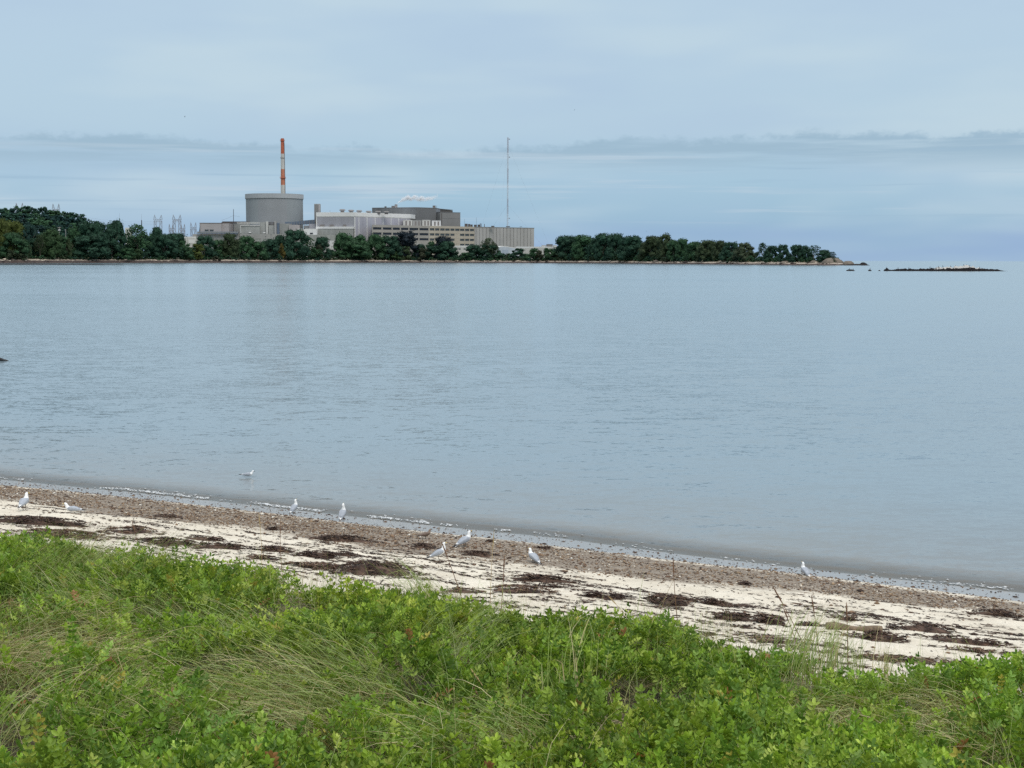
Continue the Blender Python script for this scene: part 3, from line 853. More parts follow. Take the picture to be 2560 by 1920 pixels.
# ---- grass blades
def blades(P, az, th0, th1, L, wd, colr, K=6):
    n = len(P)
    s = np.linspace(0, 1, K + 1)
    th = th0[:, None] + (th1 - th0)[:, None] * (s[None] ** 1.25)
    brk = (rng.random((n, 1)) < 0.14) * rng.uniform(0.5, 1.5, (n, 1)) * (s[None] > rng.uniform(0.3, 0.8, (n, 1)))
    th = th + brk
    az2 = az[:, None] + rng.normal(0, 0.22, (n, 1)) * s[None] + brk * rng.normal(0, 0.5, (n, 1))
    dl = L[:, None] / K
    dx = np.sin(th) * np.cos(az2) * dl; dy = np.sin(th) * np.sin(az2) * dl; dz = np.cos(th) * dl
    def acc(d, o):
        c = np.cumsum(d, 1); return o[:, None] + np.concatenate([np.zeros((n, 1)), c[:, :-1]], 1)
    X_, Y_, Z_ = acc(dx, P[:, 0]), acc(dy, P[:, 1]), acc(dz, P[:, 2])
    hw = wd[:, None] * 0.5 * (1 - 0.92 * s[None] ** 2)
    tw_ = rng.normal(0, 0.7, (n, 1))
    nx, ny, nz = -np.sin(az2) * np.cos(tw_), np.cos(az2) * np.cos(tw_), np.sin(tw_) + 0 * az2
    A = np.stack([X_ + nx * hw, Y_ + ny * hw, Z_ + nz * hw], -1); B = np.stack([X_ - nx * hw, Y_ - ny * hw, Z_ - nz * hw], -1)
    V = np.stack([A, B], 2).reshape(n, 2 * (K + 1), 3)
    f = np.array([(2 * i, 2 * i + 1, 2 * i + 3, 2 * i + 2) for i in range(K)])
    F = f[None] + (np.arange(n) * 2 * (K + 1))[:, None, None]
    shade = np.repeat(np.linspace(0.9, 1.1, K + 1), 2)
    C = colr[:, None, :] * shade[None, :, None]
    return V.reshape(-1, 3), F.reshape(-1, 4), C.reshape(-1, 3)
fresh = np.array([(0.21, 0.285, 0.06), (0.25, 0.31, 0.09), (0.17, 0.24, 0.05), (0.28, 0.335, 0.14)])
tan_ = np.array([(0.42, 0.36, 0.18), (0.34, 0.31, 0.13), (0.52, 0.45, 0.26), (0.27, 0.20, 0.10), (0.31, 0.33, 0.12)])
def grass_cols(n, tan_share):
    c = fresh[rng.integers(0, 4, n)] * rng.uniform(0.8, 1.2, (n, 1))
    k = rng.random(n) < tan_share
    c[k] = tan_[rng.integers(0, 5, k.sum())] * rng.uniform(0.8, 1.15, (k.sum(), 1))
    return c
GV, GFc, GC = [], [], []; off = 0
def add_blades(*a, **kw):
    global off
    V, F, C = blades(*a, **kw)
    GV.append(V); GFc.append(F + off); GC.append(C); off += len(V)
for zi, zn in enumerate(ZONES):
    x, y, z, u_, t_, px, py = veg_points(int(AREA * zn[8] * 0.95))
    # tufts: draw blades toward tuft centres
    k = rng.random(len(x)) < zone_weights(px, py)[zi] * np.clip((fbm(x * 2.6, y * 2.6, 120 + zi, 2) - 0.31) * 4.5, 0.05, 1)
    k &= rng.random(len(x)) < np.clip(hollow(px, py) * 1.3, 0.1, 1)
    x, y, z = x[k], y[k], z[k]; n = len(x)
    if not n: continue
    swirl = (fbm(x * 0.9, y * 0.9, 140 + zi) - 0.5) * 0.9
    az = np.radians(zn[4]) + swirl + rng.normal(0, 0.22, n)
    add_blades(np.stack([x, y, z + 0.02], -1), az, np.radians(np.abs(rng.normal(zn[5], 12, n))), np.radians(rng.normal(zn[6], 16, n)),
               rng.uniform(0.45, 0.95, n), rng.uniform(0.005, 0.0095, n), grass_cols(n, zn[7]))
# blades scattered all through the leafy cover, standing above it
x, y, z, u_, t_, px, py = veg_points(int(AREA * 42))
n = len(x)
add_blades(np.stack([x, y, z + 0.05], -1), rng.uniform(0, 6.28, n), np.radians(np.abs(rng.normal(10, 9, n))), np.radians(rng.normal(72, 26, n)), rng.uniform(0.4, 0.8, n),
           rng.uniform(0.003, 0.0055, n), grass_cols(n, 0.22))
# flattened thatch close to the ground
x, y, z, u_, t_, px, py = veg_points(int(AREA * 150))
n = len(x)
add_blades(np.stack([x, y, z + 0.02], -1), rng.uniform(0, 6.28, n), np.radians(rng.normal(60, 12, n)), np.radians(rng.normal(98, 10, n)), rng.uniform(0.3, 0.6, n),
           rng.uniform(0.003, 0.006, n), grass_cols(n, 0.8) * 0.8, K=4)
# thin fringe of blades out on the sand
u = rng.uniform(-7, 33, 5200); tt = t_veg(u) + rng.normal(-0.12, 0.38, 5200)
dens = np.clip((fbm(u * 0.7, u * 0 + 3, 150) - 0.3) * 2.6, 0.08, 1)
k = (rng.random(5200) < dens) & (tt > t_veg(u) - 0.85)
x, y = xy(u[k], tt[k]); z = H(x, y); n = len(x)
c = grass_cols(n, 0.55)
add_blades(np.stack([x, y, z - 0.01], -1), rng.uniform(0, 6.28, n), np.radians(np.abs(rng.normal(6, 7, n))), np.radians(rng.normal(38, 24, n)), rng.uniform(0.18, 0.5, n),
           rng.uniform(0.0025, 0.0045, n), c)
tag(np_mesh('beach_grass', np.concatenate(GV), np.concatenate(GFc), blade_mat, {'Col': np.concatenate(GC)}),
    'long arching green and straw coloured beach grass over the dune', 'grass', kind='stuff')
print('blades tris', 2 * sum(len(f) for f in GFc))

# ---- single grass tufts one can pick out on the sand edge
TUFTS = [
    (2085, 1668, 0.52, 70, 0.2, 'tall dark green grass tuft at the sand edge in front of the driftwood log'),
    (2140, 1690, 0.48, 55, 0.15, 'green grass tuft with blades fanned to the right, just right of the tall dark tuft'),
    (2215, 1712, 0.42, 60, 0.7, 'yellow upright grass tuft at the sand edge, in front of the long brown seaweed patch'),
    (2300, 1722, 0.36, 45, 0.6, 'small yellowish grass tuft right of the yellow upright one'),
    (1075, 1500, 0.34, 55, 0.15, 'green grass tuft standing against white sand left of the thick leaning stalk'),
    (1030, 1512, 0.28, 35, 0.3, 'sparse short grass tuft left of the green one on white sand'),
    (1500, 1585, 0.36, 70, 0.85, 'straw yellow grass tuft at the middle of the green edge'),
    (1560, 1592, 0.32, 60, 0.8, 'straw yellow grass tuft beside small brown seaweed'),
    (395, 1432, 0.34, 45, 0.3, 'thin grass tuft right of the short leaning stalk on the far left'),
    (520, 1462, 0.36, 45, 0.3, 'upright grass tuft on bare sand left of the pale upright stalk'),
]
for px_, py_, ln, n, ts_, lab in TUFTS:
    p = hit(px_, py_)
    P = np.array(p)[None] + np.concatenate([rng.normal(0, 0.045, (n, 2)), np.zeros((n, 1))], 1)
    P[:, 2] = H(P[:, 0], P[:, 1]) - 0.01
    V, F, C = blades(P, rng.uniform(0, 6.28, n), np.radians(np.abs(rng.normal(6, 6, n))), np.radians(rng.normal(36, 20, n)), ln * rng.uniform(0.6, 1.25, n), rng.uniform(0.0035, 0.006, n), grass_cols(n, ts_))
    tag(np_mesh('grass_tuft', V, F, blade_mat, {'Col': C}, loc=tuple(p)), lab, 'grass tuft', 'grass tufts at the edge of the sand')

# ---- dry stalks
stalk_brown = mat('stalk_brown', (0.16, 0.085, 0.05), 0.8, 0.3, 30)
stalk_pale = mat('stalk_pale', (0.42, 0.31, 0.15), 0.8, 0.25, 30)
STALKS = [  # base px, top px, radius, pale, label
    ((362, 1410), (330, 1302), .0045, 0, 'short dark dry stalk leaning left at the far left of the green edge'),
    ((655, 1440), (646, 1279), .0042, 1, 'pale straw stalk standing upright before the brown shell band'),
    ((706, 1445), (701, 1297), .0045, 0, 'reddish brown upright stalk right of the pale one'),
    ((1153, 1490), (1103, 1353), .0062, 0, 'thick dark stalk leaning across the one-legged gull'),
    ((1225, 1520), (1236, 1322), .0038, 1, 'thin straw stalk with a bushy tip right of the larger central gull'),
    ((1252, 1535), (1261, 1387), .0055, 0, 'dark red upright stalk left of the broad ragged seaweed heap'),
    ((1694, 1560), (1683, 1389), .0052, 0, 'single tall reddish stalk standing before the tall seaweed heap'),
    ((1590, 1570), (1519, 1489), .0048, 1, 'pale brown stalk leaning far left in front of a long seaweed clump'),
    ((2022, 1640), (1928, 1460), .0058, 0, 'tallest of the stalks leaning left towards the rightmost gull'),
    ((2004, 1640), (1957, 1516), .0048, 0, 'shorter leaning stalk below the tallest leaning one'),
    ((2050, 1660), (2028, 1486), .0048, 0, 'slightly tilted stalk left of the driftwood log'),
    ((2120, 1665), (2116, 1505), .0060, 0, 'thick upright stalk standing in front of the driftwood log'),
    ((1266, 1795), (1176, 1671), .0055, 1, 'pale bare stalk leaning left in the middle of the green cover'),
    ((1252, 1815), (1174, 1708), .0058, 0, 'brown feathery stalk leaning left just below the pale bare one'),
    ((722, 1640), (698, 1533), .0045, 0, 'thin reddish stalk standing in the leaves on the left'),
]
for bp, tp, rad, pale, lab in STALKS:
    p = hit(*bp)
    tpt = at(tp[0], tp[1], p.y - 0.05 * (1 if bp[1] < 1650 else -2))
    o = thing('grass_stalk', lab, 'stalk', tuple(p), 'dry flower stalks standing above the grass')
    mm = stalk_pale if pale else stalk_brown
    bend = Vector((random.uniform(-.02, .02), 0, 0))
    pts = [p + (tpt - p) * s + bend * math.sin(s * 3) for s in (-0.05, 0.25, 0.5, 0.72)]
    MB().path(pts, [rad, rad * .9, rad * .75, rad * .6], 6).build('stem', mm, o, smooth=True)
    hd = MB()
    pts = [p + (tpt - p) * s + bend * math.sin(s * 3) for s in (0.72, 0.78, 0.86, 0.94, 1.0)]
    hd.path(pts, [rad * .7, rad * 1.45, rad * 1.5, rad * 1.0, rad * .2], 6)
    for i in range(14):
        s = random.uniform(0.74, 0.97); c0 = p + (tpt - p) * s + bend * math.sin(s * 3)
        a = random.uniform(0, 6.28)
        hd.tube(c0, c0 + Vector((math.cos(a) * rad * 2.4, math.sin(a) * rad * 2.4, 0.02)), rad * .35, rad * .1, 4)
    hd.build('seed_head', mm, o)

# ---- litter caught in the green
white = mat('feather_white', (0.8, 0.8, 0.8), 0.7, 0.05, 20)
def leafy(name, lab, cat, px_, py_, dz, L, W, mm, az, tilt, curl=0.3):
    p = hit(px_, py_, dz)
    V = []; F = []
    for i in range(7):
        s = i / 6; hw = W * math.sin(math.pi * (0.08 + 0.92 * s)) * (1 - 0.3 * s) + 0.001
        c = Vector((math.cos(az) * math.cos(tilt) * L * s, math.sin(az) * math.cos(tilt) * L * s, L * s * math.sin(tilt) - curl * L * s * s * 0.5))
        sd = Vector((-math.sin(az), math.cos(az), 0.25)) * hw
        V += [p + c + sd, p + c + Vector((0, 0, -hw * .3)), p + c - sd]
    for i in range(6):
        for j in (0, 1): F.append((i * 3 + j, i * 3 + j + 1, i * 3 + j + 4, i * 3 + j + 3))
    o = MB().add(V, F).build(name, mm, None, tuple(p), smooth=True)
    sm = o.modifiers.new('thickness', 'SOLIDIFY'); sm.thickness = 0.0015
    tag(o, lab, cat)
straw = mat('dead_leaf_straw', (0.5, 0.36, 0.18), 0.8, 0.3, 40)
rust = mat('dead_leaf_rust', (0.30, 0.13, 0.05), 0.8, 0.3, 40)
leafy('feather', 'small white feather caught on the green leaves at the left', 'feather', 449, 1464, 0.22, 0.075, 0.02, white, 2.4, 0.3)
leafy('pale_leaf', 'upright pale straw leaf at the far left of the green cover', 'leaf', 47, 1530, 0.2, 0.11, 0.014, straw, 1.2, 1.35)
leafy('rust_leaf', 'rust brown dead leaf at the far left of the green cover', 'dead leaf', 22, 1512, 0.2, 0.12, 0.04, rust, 1.0, 0.9)
leafy('straw_leaf', 'curled straw coloured dead leaf in the green, below the one-legged gull', 'dead leaf', 1128, 1578, 0.22, 0.10, 0.022, straw, -0.4, 0.2)
leafy('yellow_leaf', 'broad yellow leaf lying in the dark hollow at the lower left', 'dead leaf', 268, 1783, 0.15, 0.09, 0.03, mat('leaf_yellow', (0.48, 0.36, 0.08), 0.7, 0.2, 30), 0.1, 0.15)
# ================================================================ GULLS
g_white = mat('gull_white', (0.84, 0.84, 0.83), 0.75, 0.05, 25)
g_grey = mat('gull_grey', (0.36, 0.385, 0.425), 0.75, 0.10, 25)
g_black = mat('gull_black', (0.02, 0.02, 0.024), 0.6, 0.1, 25)
g_bill = mat('gull_bill', (0.62, 0.48, 0.14), 0.5, 0.1, 25)
g_leg = mat('gull_leg', (0.20, 0.16, 0.13), 0.6, 0.15, 25)
j_body = mat('young_gull_body', (0.225, 0.165, 0.125), 0.8, 0.45, 60)
j_wing = mat('young_gull_wing', (0.17, 0.125, 0.10), 0.8, 0.5, 60)
j_dark = mat('young_gull_dark', (0.035, 0.026, 0.022), 0.7, 0.2, 40)

def gull(foot, yaw, size, label, pitch=0.0, leg=0.13, legs=2, neck=0.0, young=False, head_yaw=0.0, swim=False, bill_dark=False):
    """adult or young gull; x forward, z up, 0.34 m to the crown at size 1"""
    root = thing('gull', label, 'gull', tuple(foot), 'gulls on the beach and in the water')
    wm, gm, km = (j_body, j_wing, j_dark) if young else (g_white, g_grey, g_black)
    lift = leg - 0.13
    B = Matrix.Translation((0, 0, lift))
    P = Matrix.Translation((0.01, 0, 0.17)) @ Matrix.Rotation(-pitch, 4, 'Y') @ Matrix.Translation((-0.01, 0, -0.17))
    base = Matrix.Translation(foot) @ Matrix.Rotation(yaw, 4, 'Z') @ Matrix.Scale(size, 4) @ Matrix.Scale(1.16, 4, (0, 1, 0))
    xb = base @ B @ P
    n = neck
    hx, hz = 0.150, 0.300 + n
    st = [(-0.235, 0.158, 0.020, 0.004), (-0.19, 0.165, 0.030, 0.010), (-0.135, 0.170, 0.040, 0.026), (-0.08, 0.175, 0.054, 0.043), (-0.02, 0.180, 0.064, 0.056),
          (0.045, 0.186, 0.064, 0.060), (0.090, 0.200, 0.054, 0.055), (0.118, 0.226 + n * .2, 0.041, 0.046), (0.132, 0.254 + n * .5, 0.031, 0.037),
          (0.140, 0.278 + n * .8, 0.027, 0.031), (hx, hz, 0.0275, 0.029), (hx + 0.022, hz + 0.006, 0.024, 0.022), (hx + 0.038, hz + 0.004, 0.012, 0.012)]
    body = MB().loft(st, 14).build('body', wm, root, xf=xb, smooth=True)
    H_ = Matrix.Translation((hx, 0, hz)) @ Matrix.Rotation(head_yaw, 4, 'Z') @ Matrix.Translation((-hx, 0, -hz))
    bl = [(hx + 0.030, hz + 0.003, 0.008, 0.009), (hx + 0.052, hz + 0.001, 0.006, 0.008), (hx + 0.070, hz - 0.002, 0.004, 0.006), (hx + 0.080, hz - 0.007, 0.0015, 0.002)]
    MB().loft(bl, 8).build('bill', g_bill if not (young or bill_dark) else j_dark, root, xf=xb @ H_, smooth=True)
    for s in (-1, 1):
        e = MB(); c = Vector((hx + 0.017, s * 0.0235, hz + 0.009))
        e.tube(c + Vector((0, -s * .003, 0)), c + Vector((0, s * .002, 0)), 0.0042, 0.003, 8)
        e.build('eye', g_black, root, xf=xb @ H_)
        wgs = [(0.100, 0.205, 0.006, 0.016, s * 0.046), (0.070, 0.204, 0.010, 0.036, s * 0.058), (0.010, 0.200, 0.012, 0.046, s * 0.063), (-0.06, 0.192, 0.012, 0.040, s * 0.056),
               (-0.12, 0.182, 0.010, 0.030, s * 0.042), (-0.175, 0.174, 0.008, 0.019, s * 0.028), (-0.205, 0.170, 0.006, 0.013, s * 0.021)]
        wing = MB().loft(wgs, 10).build('wing', gm, root, xf=xb, smooth=True)
        tps = [(-0.195, 0.171, 0.0065, 0.0135, s * 0.022), (-0.24, 0.168, 0.006, 0.011, s * 0.016), (-0.285, 0.168, 0.004, 0.007, s * 0.010), (-0.315, 0.170, 0.0015, 0.002, s * 0.006)]
        MB().loft(tps, 8).build('wing_tip', km, wing, xf=xb, smooth=True)
        if not young:
            MB().loft([(-0.165, 0.1905, 0.004, 0.008, s * 0.026), (-0.19, 0.186, 0.005, 0.009, s * 0.021), (-0.212, 0.181, 0.003, 0.004, s * 0.018)], 8).build('white_spot', g_white, wing, xf=xb, smooth=True)
    mt = [(0.095, 0.234, 0.022, 0.006), (0.060, 0.238, 0.050, 0.010), (0.0, 0.232, 0.058, 0.012), (-0.06, 0.219, 0.052, 0.012), (-0.115, 0.201, 0.038, 0.010), (-0.16, 0.186, 0.020, 0.006)]
    MB().loft(mt, 12).build('mantle', gm, root, xf=xb, smooth=True)
    tl = MB()
    tl.add([(-0.17, .020, .168), (-0.17, -.020, .168), (-0.262, -.034, .158), (-0.262, .034, .158), (-0.17, .020, .162), (-0.17, -.020, .162), (-0.262, -.034, .155), (-0.262, .034, .155)],
           [(0, 3, 2, 1), (4, 5, 6, 7), (0, 1, 5, 4), (1, 2, 6, 5), (2, 3, 7, 6), (3, 0, 4, 7)])
    tl.build('tail', km if young else g_white, root, xf=xb)
    if not swim and leg > 0.05:
        for s in ((-1, 1) if legs == 2 else (1,)):
            lg_ = MB().path([(0.0, s * .026, leg + .02), (-0.012, s * .026, leg * 0.52), (0.004, s * .026, 0.006)], [0.011, 0.0055, 0.005], 7).build('leg', g_leg, root, xf=base, smooth=True)
            ft = MB(); v = [(-.008, s * .026, .010), (.045, s * .026 - .024, .002), (.055, s * .026, .002), (.045, s * .026 + .024, .002), (-.008, s * .026, 0), (.045, s * .026 - .024, -.001), (.055, s * .026, -.001), (.045, s * .026 + .024, -.001)]
            ft.add(v, [(0, 1, 2), (0, 2, 3), (4, 6, 5), (4, 7, 6), (0, 4, 5, 1), (1, 5, 6, 2), (2, 6, 7, 3), (3, 7, 4, 0)])
            ft.build('foot', g_leg, lg_, xf=base)
    return root

def px_size(h_px, D, nominal): return h_px * D / FPX / nominal
p = hit(61, 1276);  gull(p, R(84), px_size(46, p.y, 0.375), 'gull standing with its back turned, farthest left on the sand', pitch=0.22, head_yaw=-0.5)
p = hit(182, 1282); gull(p, R(178), px_size(57, p.y, 0.50), 'gull resting flat on the sand facing left', leg=0.03, pitch=0.0)
p = hit(736, 1284); gull(p, R(62), px_size(38, p.y, 0.425), 'gull standing at the water edge, left of two, tail pointing left', pitch=0.55, neck=0.02)
p = hit(857, 1300); gull(p, R(76), px_size(45, p.y, 0.45), 'gull standing at the water edge, right of two, back turned', pitch=0.60, neck=0.035)
p = hit(1064, 1347); gull(p, R(14), px_size(38, p.y, 0.46), 'brown speckled young gull on the shell band', leg=0.09, pitch=0.1, young=True)
p = hit(1162, 1367); gull(p, R(32), px_size(56, p.y, 0.455), 'plump gull with black tail tip facing the water, larger of the central pair', leg=0.09, pitch=0.32)
p = hit(1098, 1402); gull(p, R(10), px_size(54, p.y, 0.44), 'gull standing on one leg behind the thick leaning stalk', leg=0.12, legs=1, pitch=0.32, neck=0.03)
p = hit(1333, 1406); gull(p, R(134), px_size(38, p.y, 0.325), 'hunched gull facing left on the sand below the waterline', leg=0.075, pitch=0.42, neck=-0.02)
p = hit(2012, 1438); gull(p, R(118), px_size(36, p.y, 0.355), 'gull on the wet sand at the right, back turned', leg=0.07, pitch=0.5)
p = ground(620, 1193, 0.0); gull(p + Vector((0, 0, 0.005)), R(2), px_size(36, p.y, 0.47), 'gull swimming alone off the left beach', leg=0.03, pitch=-0.06, swim=True, bill_dark=True)

def flying(px, py, D, span, label, roll=0.3):
    p = at(px, py, D)
    root = thing('flying_bird', label, 'bird', tuple(p), 'birds in the air')
    X_ = Matrix.Translation(p) @ Matrix.Rotation(R(200), 4, 'Z') @ Matrix.Rotation(roll, 4, 'X')
    s = span
    MB().loft([(-.22 * s, 0, .012 * s, .004 * s), (-.1 * s, 0, .04 * s, .035 * s), (.05 * s, 0, .05 * s, .05 * s), (.15 * s, .01 * s, .03 * s, .03 * s), (.22 * s, .01 * s, .004 * s, .004 * s)], 8).build('body', g_grey, root, xf=X_, smooth=True)
    for sd in (-1, 1):
        pts = [(0.06 * s, sd * .03 * s, .02 * s), (0.08 * s, sd * .25 * s, .10 * s), (-.06 * s, sd * .52 * s, .06 * s)]
        V = []
        for q, c in zip(pts, (.09, .075, .01)):
            V += [Vector(q), Vector(q) + Vector((-c * 1.6 * s, 0, 0)), Vector(q) + Vector((-c * .8 * s, 0, .008 * s))]
        F = []
        for i in (0, 1):
            a = i * 3
            F += [(a, a + 3, a + 5, a + 2), (a + 2, a + 5, a + 4, a + 1), (a + 1, a + 4, a + 3, a)]
        F += [(0, 2, 1), (6, 7, 8)]
        MB().add(V, F).build('wing', g_black if sd < 0 else g_grey, root, xf=X_)
flying(462, 292, 260, 0.75, 'small dark bird flying in the sky, up and to the left of the striped stack')
flying(1436, 275, 300, 0.5, 'small dark bird flying high in the sky, right of the tall mast', 0.6)
flying(1616, 578, 500, 0.6, 'tiny bird just above the trees of the wooded point')

# dark end of a floating branch that enters the picture at its left edge
wet_wood = mat('wet_wood', (0.022, 0.02, 0.02), 0.4, 0.3, 8)
p = ground(2, 902, 0)
br = thing('floating_branch', 'dark wet branch end floating on the bay at the far left', 'branch', tuple(p))
MB().path([p + Vector((-2.2, 0.1, -0.02)), p + Vector((-0.8, 0.05, 0.10)), p + Vector((-0.2, 0, 0.09)), p + Vector((0.25, 0, 0.02)), p + Vector((0.45, 0, -0.03))], [.05, .08, .075, .05, .02], 8).build('limb', wet_wood, br, smooth=True)
MB().path([p + Vector((-0.5, 0, .1)), p + Vector((-0.2, .1, .14)), p + Vector((.1, .15, .12))], [.035, .025, .008], 6).build('twig', wet_wood, br, smooth=True)
# ================================================================ FAR SHORE
SH = [(-900, 1150), (-300, 1330), (0, 1400), (350, 1540), (700, 1680), (1050, 1800), (1420, 1760), (1650, 1560), (1960, 1290), (2090, 1240), (2179, 1225)]
def shoreD(px): return float(np.interp(px, [a for a, b in SH], [b for a, b in SH]))
OFFS = [-60, 0, 4, 10, 17, 26, 36, 60, 110, 200, 320, 480, 700, 1100]
ZOFF = [-6, -0.05, 1.1, 2.0, 2.7, 3.3, 3.7, 4.0, 4.4, 4.6, 4.8, 5.0, 5.0, -4]
def hill(px, off):
    a = np.clip((300 - px) / 240.0, 0, 1); a = a * a * (3 - 2 * a)
    return 33 * a * np.clip((off - 90) / 260.0, 0, 1)
def land_z(px, off):
    z = np.interp(off, OFFS, ZOFF) * np.interp(px, [0, 600, 1300, 1600], [1.25, 1.1, 0.95, 0.85]) + hill(px, off)
    tip = np.clip((px - 2085) / 60.0, 0, 1)
    return z * (1 - 0.75 * tip) - 0.5 * tip
pcs = np.arange(-900, 2165, 6.0)
V = []; zone = []
bm_off = np.array(OFFS, float)
for px in pcs:
    D0 = shoreD(px); d = ray(px, 646); ux = d.x / d.y
    for o_ in bm_off:
        oo = o_
        lim = np.interp(px, [1500, 1750, 1950, 2100], [1100, 330, 160, 90])
        oo = min(o_, lim + o_ * 0.001)
        Dd = D0 + oo + (3.5 * (vnoise(px * 0.06, oo * 0.01, 5) - 0.5) * 2 if o_ >= 0 else 0)
        z = float(land_z(px, o_)) - (Dd ** 2) / (2 * REARTH)
        if 0 < o_ < 60: z += 0.5 * (float(vnoise(px * 0.11, o_ * 0.2, 6)) - 0.5)
        V.append((ux * Dd, Dd, z)); zone.append(z + float(np.interp(px, [0, 500, 800, 1350, 1600], [-1.15, -0.9, -0.25, -0.1, 0.35])) * min(1, max(0, o_) / 4))
nr = len(bm_off); idx = np.arange(len(V)).reshape(len(pcs), nr)
F = np.stack([idx[:-1, :-1], idx[1:, :-1], idx[1:, 1:], idx[:-1, 1:]], -1).reshape(-1, 4)
m = bpy.data.materials.new('far_shore'); m.use_nodes = True
t = NT(m.node_tree); b = t.n['Principled BSDF']
geo = t.new('ShaderNodeNewGeometry'); sp = t.new('ShaderNodeSeparateXYZ'); t.l.new(geo.outputs['Position'], sp.inputs[0])
pn = t.noise(geo.outputs['Position'], 0.12, 4, 0.6)
zz = t.math('ADD', t.attr('zone'), t.math('MULTIPLY', t.math('SUBTRACT', pn, 0.5), 1.0))
dark = t.mix(t.step(t.noise(geo.outputs['Position'], 0.25, 4), 0.35, 0.65), (0.030, 0.019, 0.018), (0.062, 0.042, 0.034))
tanr = t.mix(t.step(t.noise(geo.outputs['Position'], 0.5, 4), 0.4, 0.6), (0.30, 0.245, 0.19), (0.42, 0.36, 0.30))
grs = t.mix(t.step(pn, 0.3, 0.7), (0.075, 0.085, 0.025), (0.13, 0.115, 0.045))
c = t.mix(t.step(zz, 1.25, 1.55), dark, tanr)
c = t.mix(t.step(zz, 2.4, 2.9), c, grs)
t.l.new(c, b.inputs['Base Color']); b.inputs['Roughness'].default_value = 0.9
far = np_mesh('far_shore', V, F, m, {'zone': zone}, smooth=True); tag(far, kind='structure')

def land_pt(px, off):
    D = shoreD(px) + off; d = ray(px, 646)
    return Vector((d.x / d.y * D, D, float(land_z(px, off)) - D * D / (2 * REARTH)))

# ---------------------------------------------------------------- trees
def tree_mat(name):
    m = bpy.data.materials.new(name); m.use_nodes = True
    t = NT(m.node_tree); b = t.n['Principled BSDF']
    oi = t.new('ShaderNodeObjectInfo')
    tex = t.new('ShaderNodeTexCoord').outputs['Object']
    n1 = t.step(t.noise(tex, 5.0, 3.0), 0.3, 0.7, 0.72, 1.3)
    cc = t.mix(1.0, oi.outputs['Color'], t.combine(n1, n1, t.math('MULTIPLY', n1, 0.9)), 'MULTIPLY')
    t.l.new(cc, b.inputs['Base Color'])
    b.inputs['Roughness'].default_value = 0.75; b.inputs['Specular IOR Level'].default_value = 0.2
    tr = t.new('ShaderNodeBsdfTranslucent'); t.l.new(cc, tr.inputs[0])
    ms = t.new('ShaderNodeMixShader'); ms.inputs[0].default_value = 0.15
    t.l.new(b.outputs[0], ms.inputs[1]); t.l.new(tr.outputs[0], ms.inputs[2]); t.l.new(ms.outputs[0], t.n['Material Output'].inputs[0])
    return m
tree_leaf = tree_mat('tree_foliage')
bark = mat('tree_bark', (0.20, 0.165, 0.13), 0.9, 0.3, 0.6)
uv_v, uv_f = None, None
def ico():
    import bmesh
    bm = bmesh.new(); bmesh.ops.create_icosphere(bm, subdivisions=2, radius=1.0)
    v = np.array([q.co[:] for q in bm.verts]); f = np.array([[q.index for q in p.verts] for p in bm.faces]); bm.free()
    return v, f
IV, IF = ico()
def crown_arrays(seed, lobes, spread, quads, leaf, airy=False, low=0.12):
    """unit crown: x, y in -0.5..0.5, z in 0..1; leaf sprays over many lobes, with dark matter inside"""
    r = np.random.default_rng(seed)
    V, F = [], []; off = 0
    L = []
    for i in range(lobes):
        zc = low + 0.1 + (0.86 - low) * (i + 0.5) / lobes
        ring = spread * 0.5 * math.sin(math.pi * min(0.98, 0.34 + 0.62 * (zc - low) / (1 - low))) ** 0.7
        a = i * 2.399 + r.uniform(-.6, .6); q = math.sqrt(r.random()) * 0.86 + 0.10
        rad = r.uniform(0.075, 0.195) * (0.85 if airy else 1.0)
        L.append((math.cos(a) * ring * q, math.sin(a) * ring * q, min(zc, 1 - rad * 0.8), rad))
    tot = sum(l[3] ** 2 for l in L)
    for lx, ly, lz, rad in L:
        c = np.array([lx, ly, lz])
        if not airy:
            v = IV * (rad * 0.80) * (1 + 0.12 * r.standard_normal((len(IV), 1))) * np.array([1, 1, 0.85]) + c
            V.append(v); F.append(np.concatenate([IF, IF[:, 2:3]], 1) + off); off += len(v)
        n = int(quads * rad ** 2 / tot)
        d = r.standard_normal((n, 3)); d /= np.linalg.norm(d, axis=1, keepdims=True); d[:, 2] = np.abs(d[:, 2]) * np.where(r.random(n) < 0.75, 1, -1)
        pos = c + d * rad * np.where(r.random((n, 1)) < 0.12, r.uniform(1.1, 1.45, (n, 1)), r.uniform(0.75, 1.12, (n, 1))) * np.array([1, 1, 0.9])
        nrm = d + 0.7 * r.standard_normal((n, 3)); nrm /= np.linalg.norm(nrm, axis=1, keepdims=True)
        a = np.cross(nrm, r.standard_normal((n, 3))); a /= np.linalg.norm(a, axis=1, keepdims=True); b_ = np.cross(nrm, a)
        s = leaf * r.uniform(0.6, 1.4, (n, 1))
        q = np.stack([pos - a * s, pos + b_ * s * 0.7, pos + a * s, pos - b_ * s * 0.7], 1)
        V.append(q.reshape(-1, 3)); F.append(np.arange(n * 4).reshape(n, 4) + off); off += n * 4
    return np.concatenate(V), np.concatenate(F)
def fix_quads(F):
    return F
KIND = {}
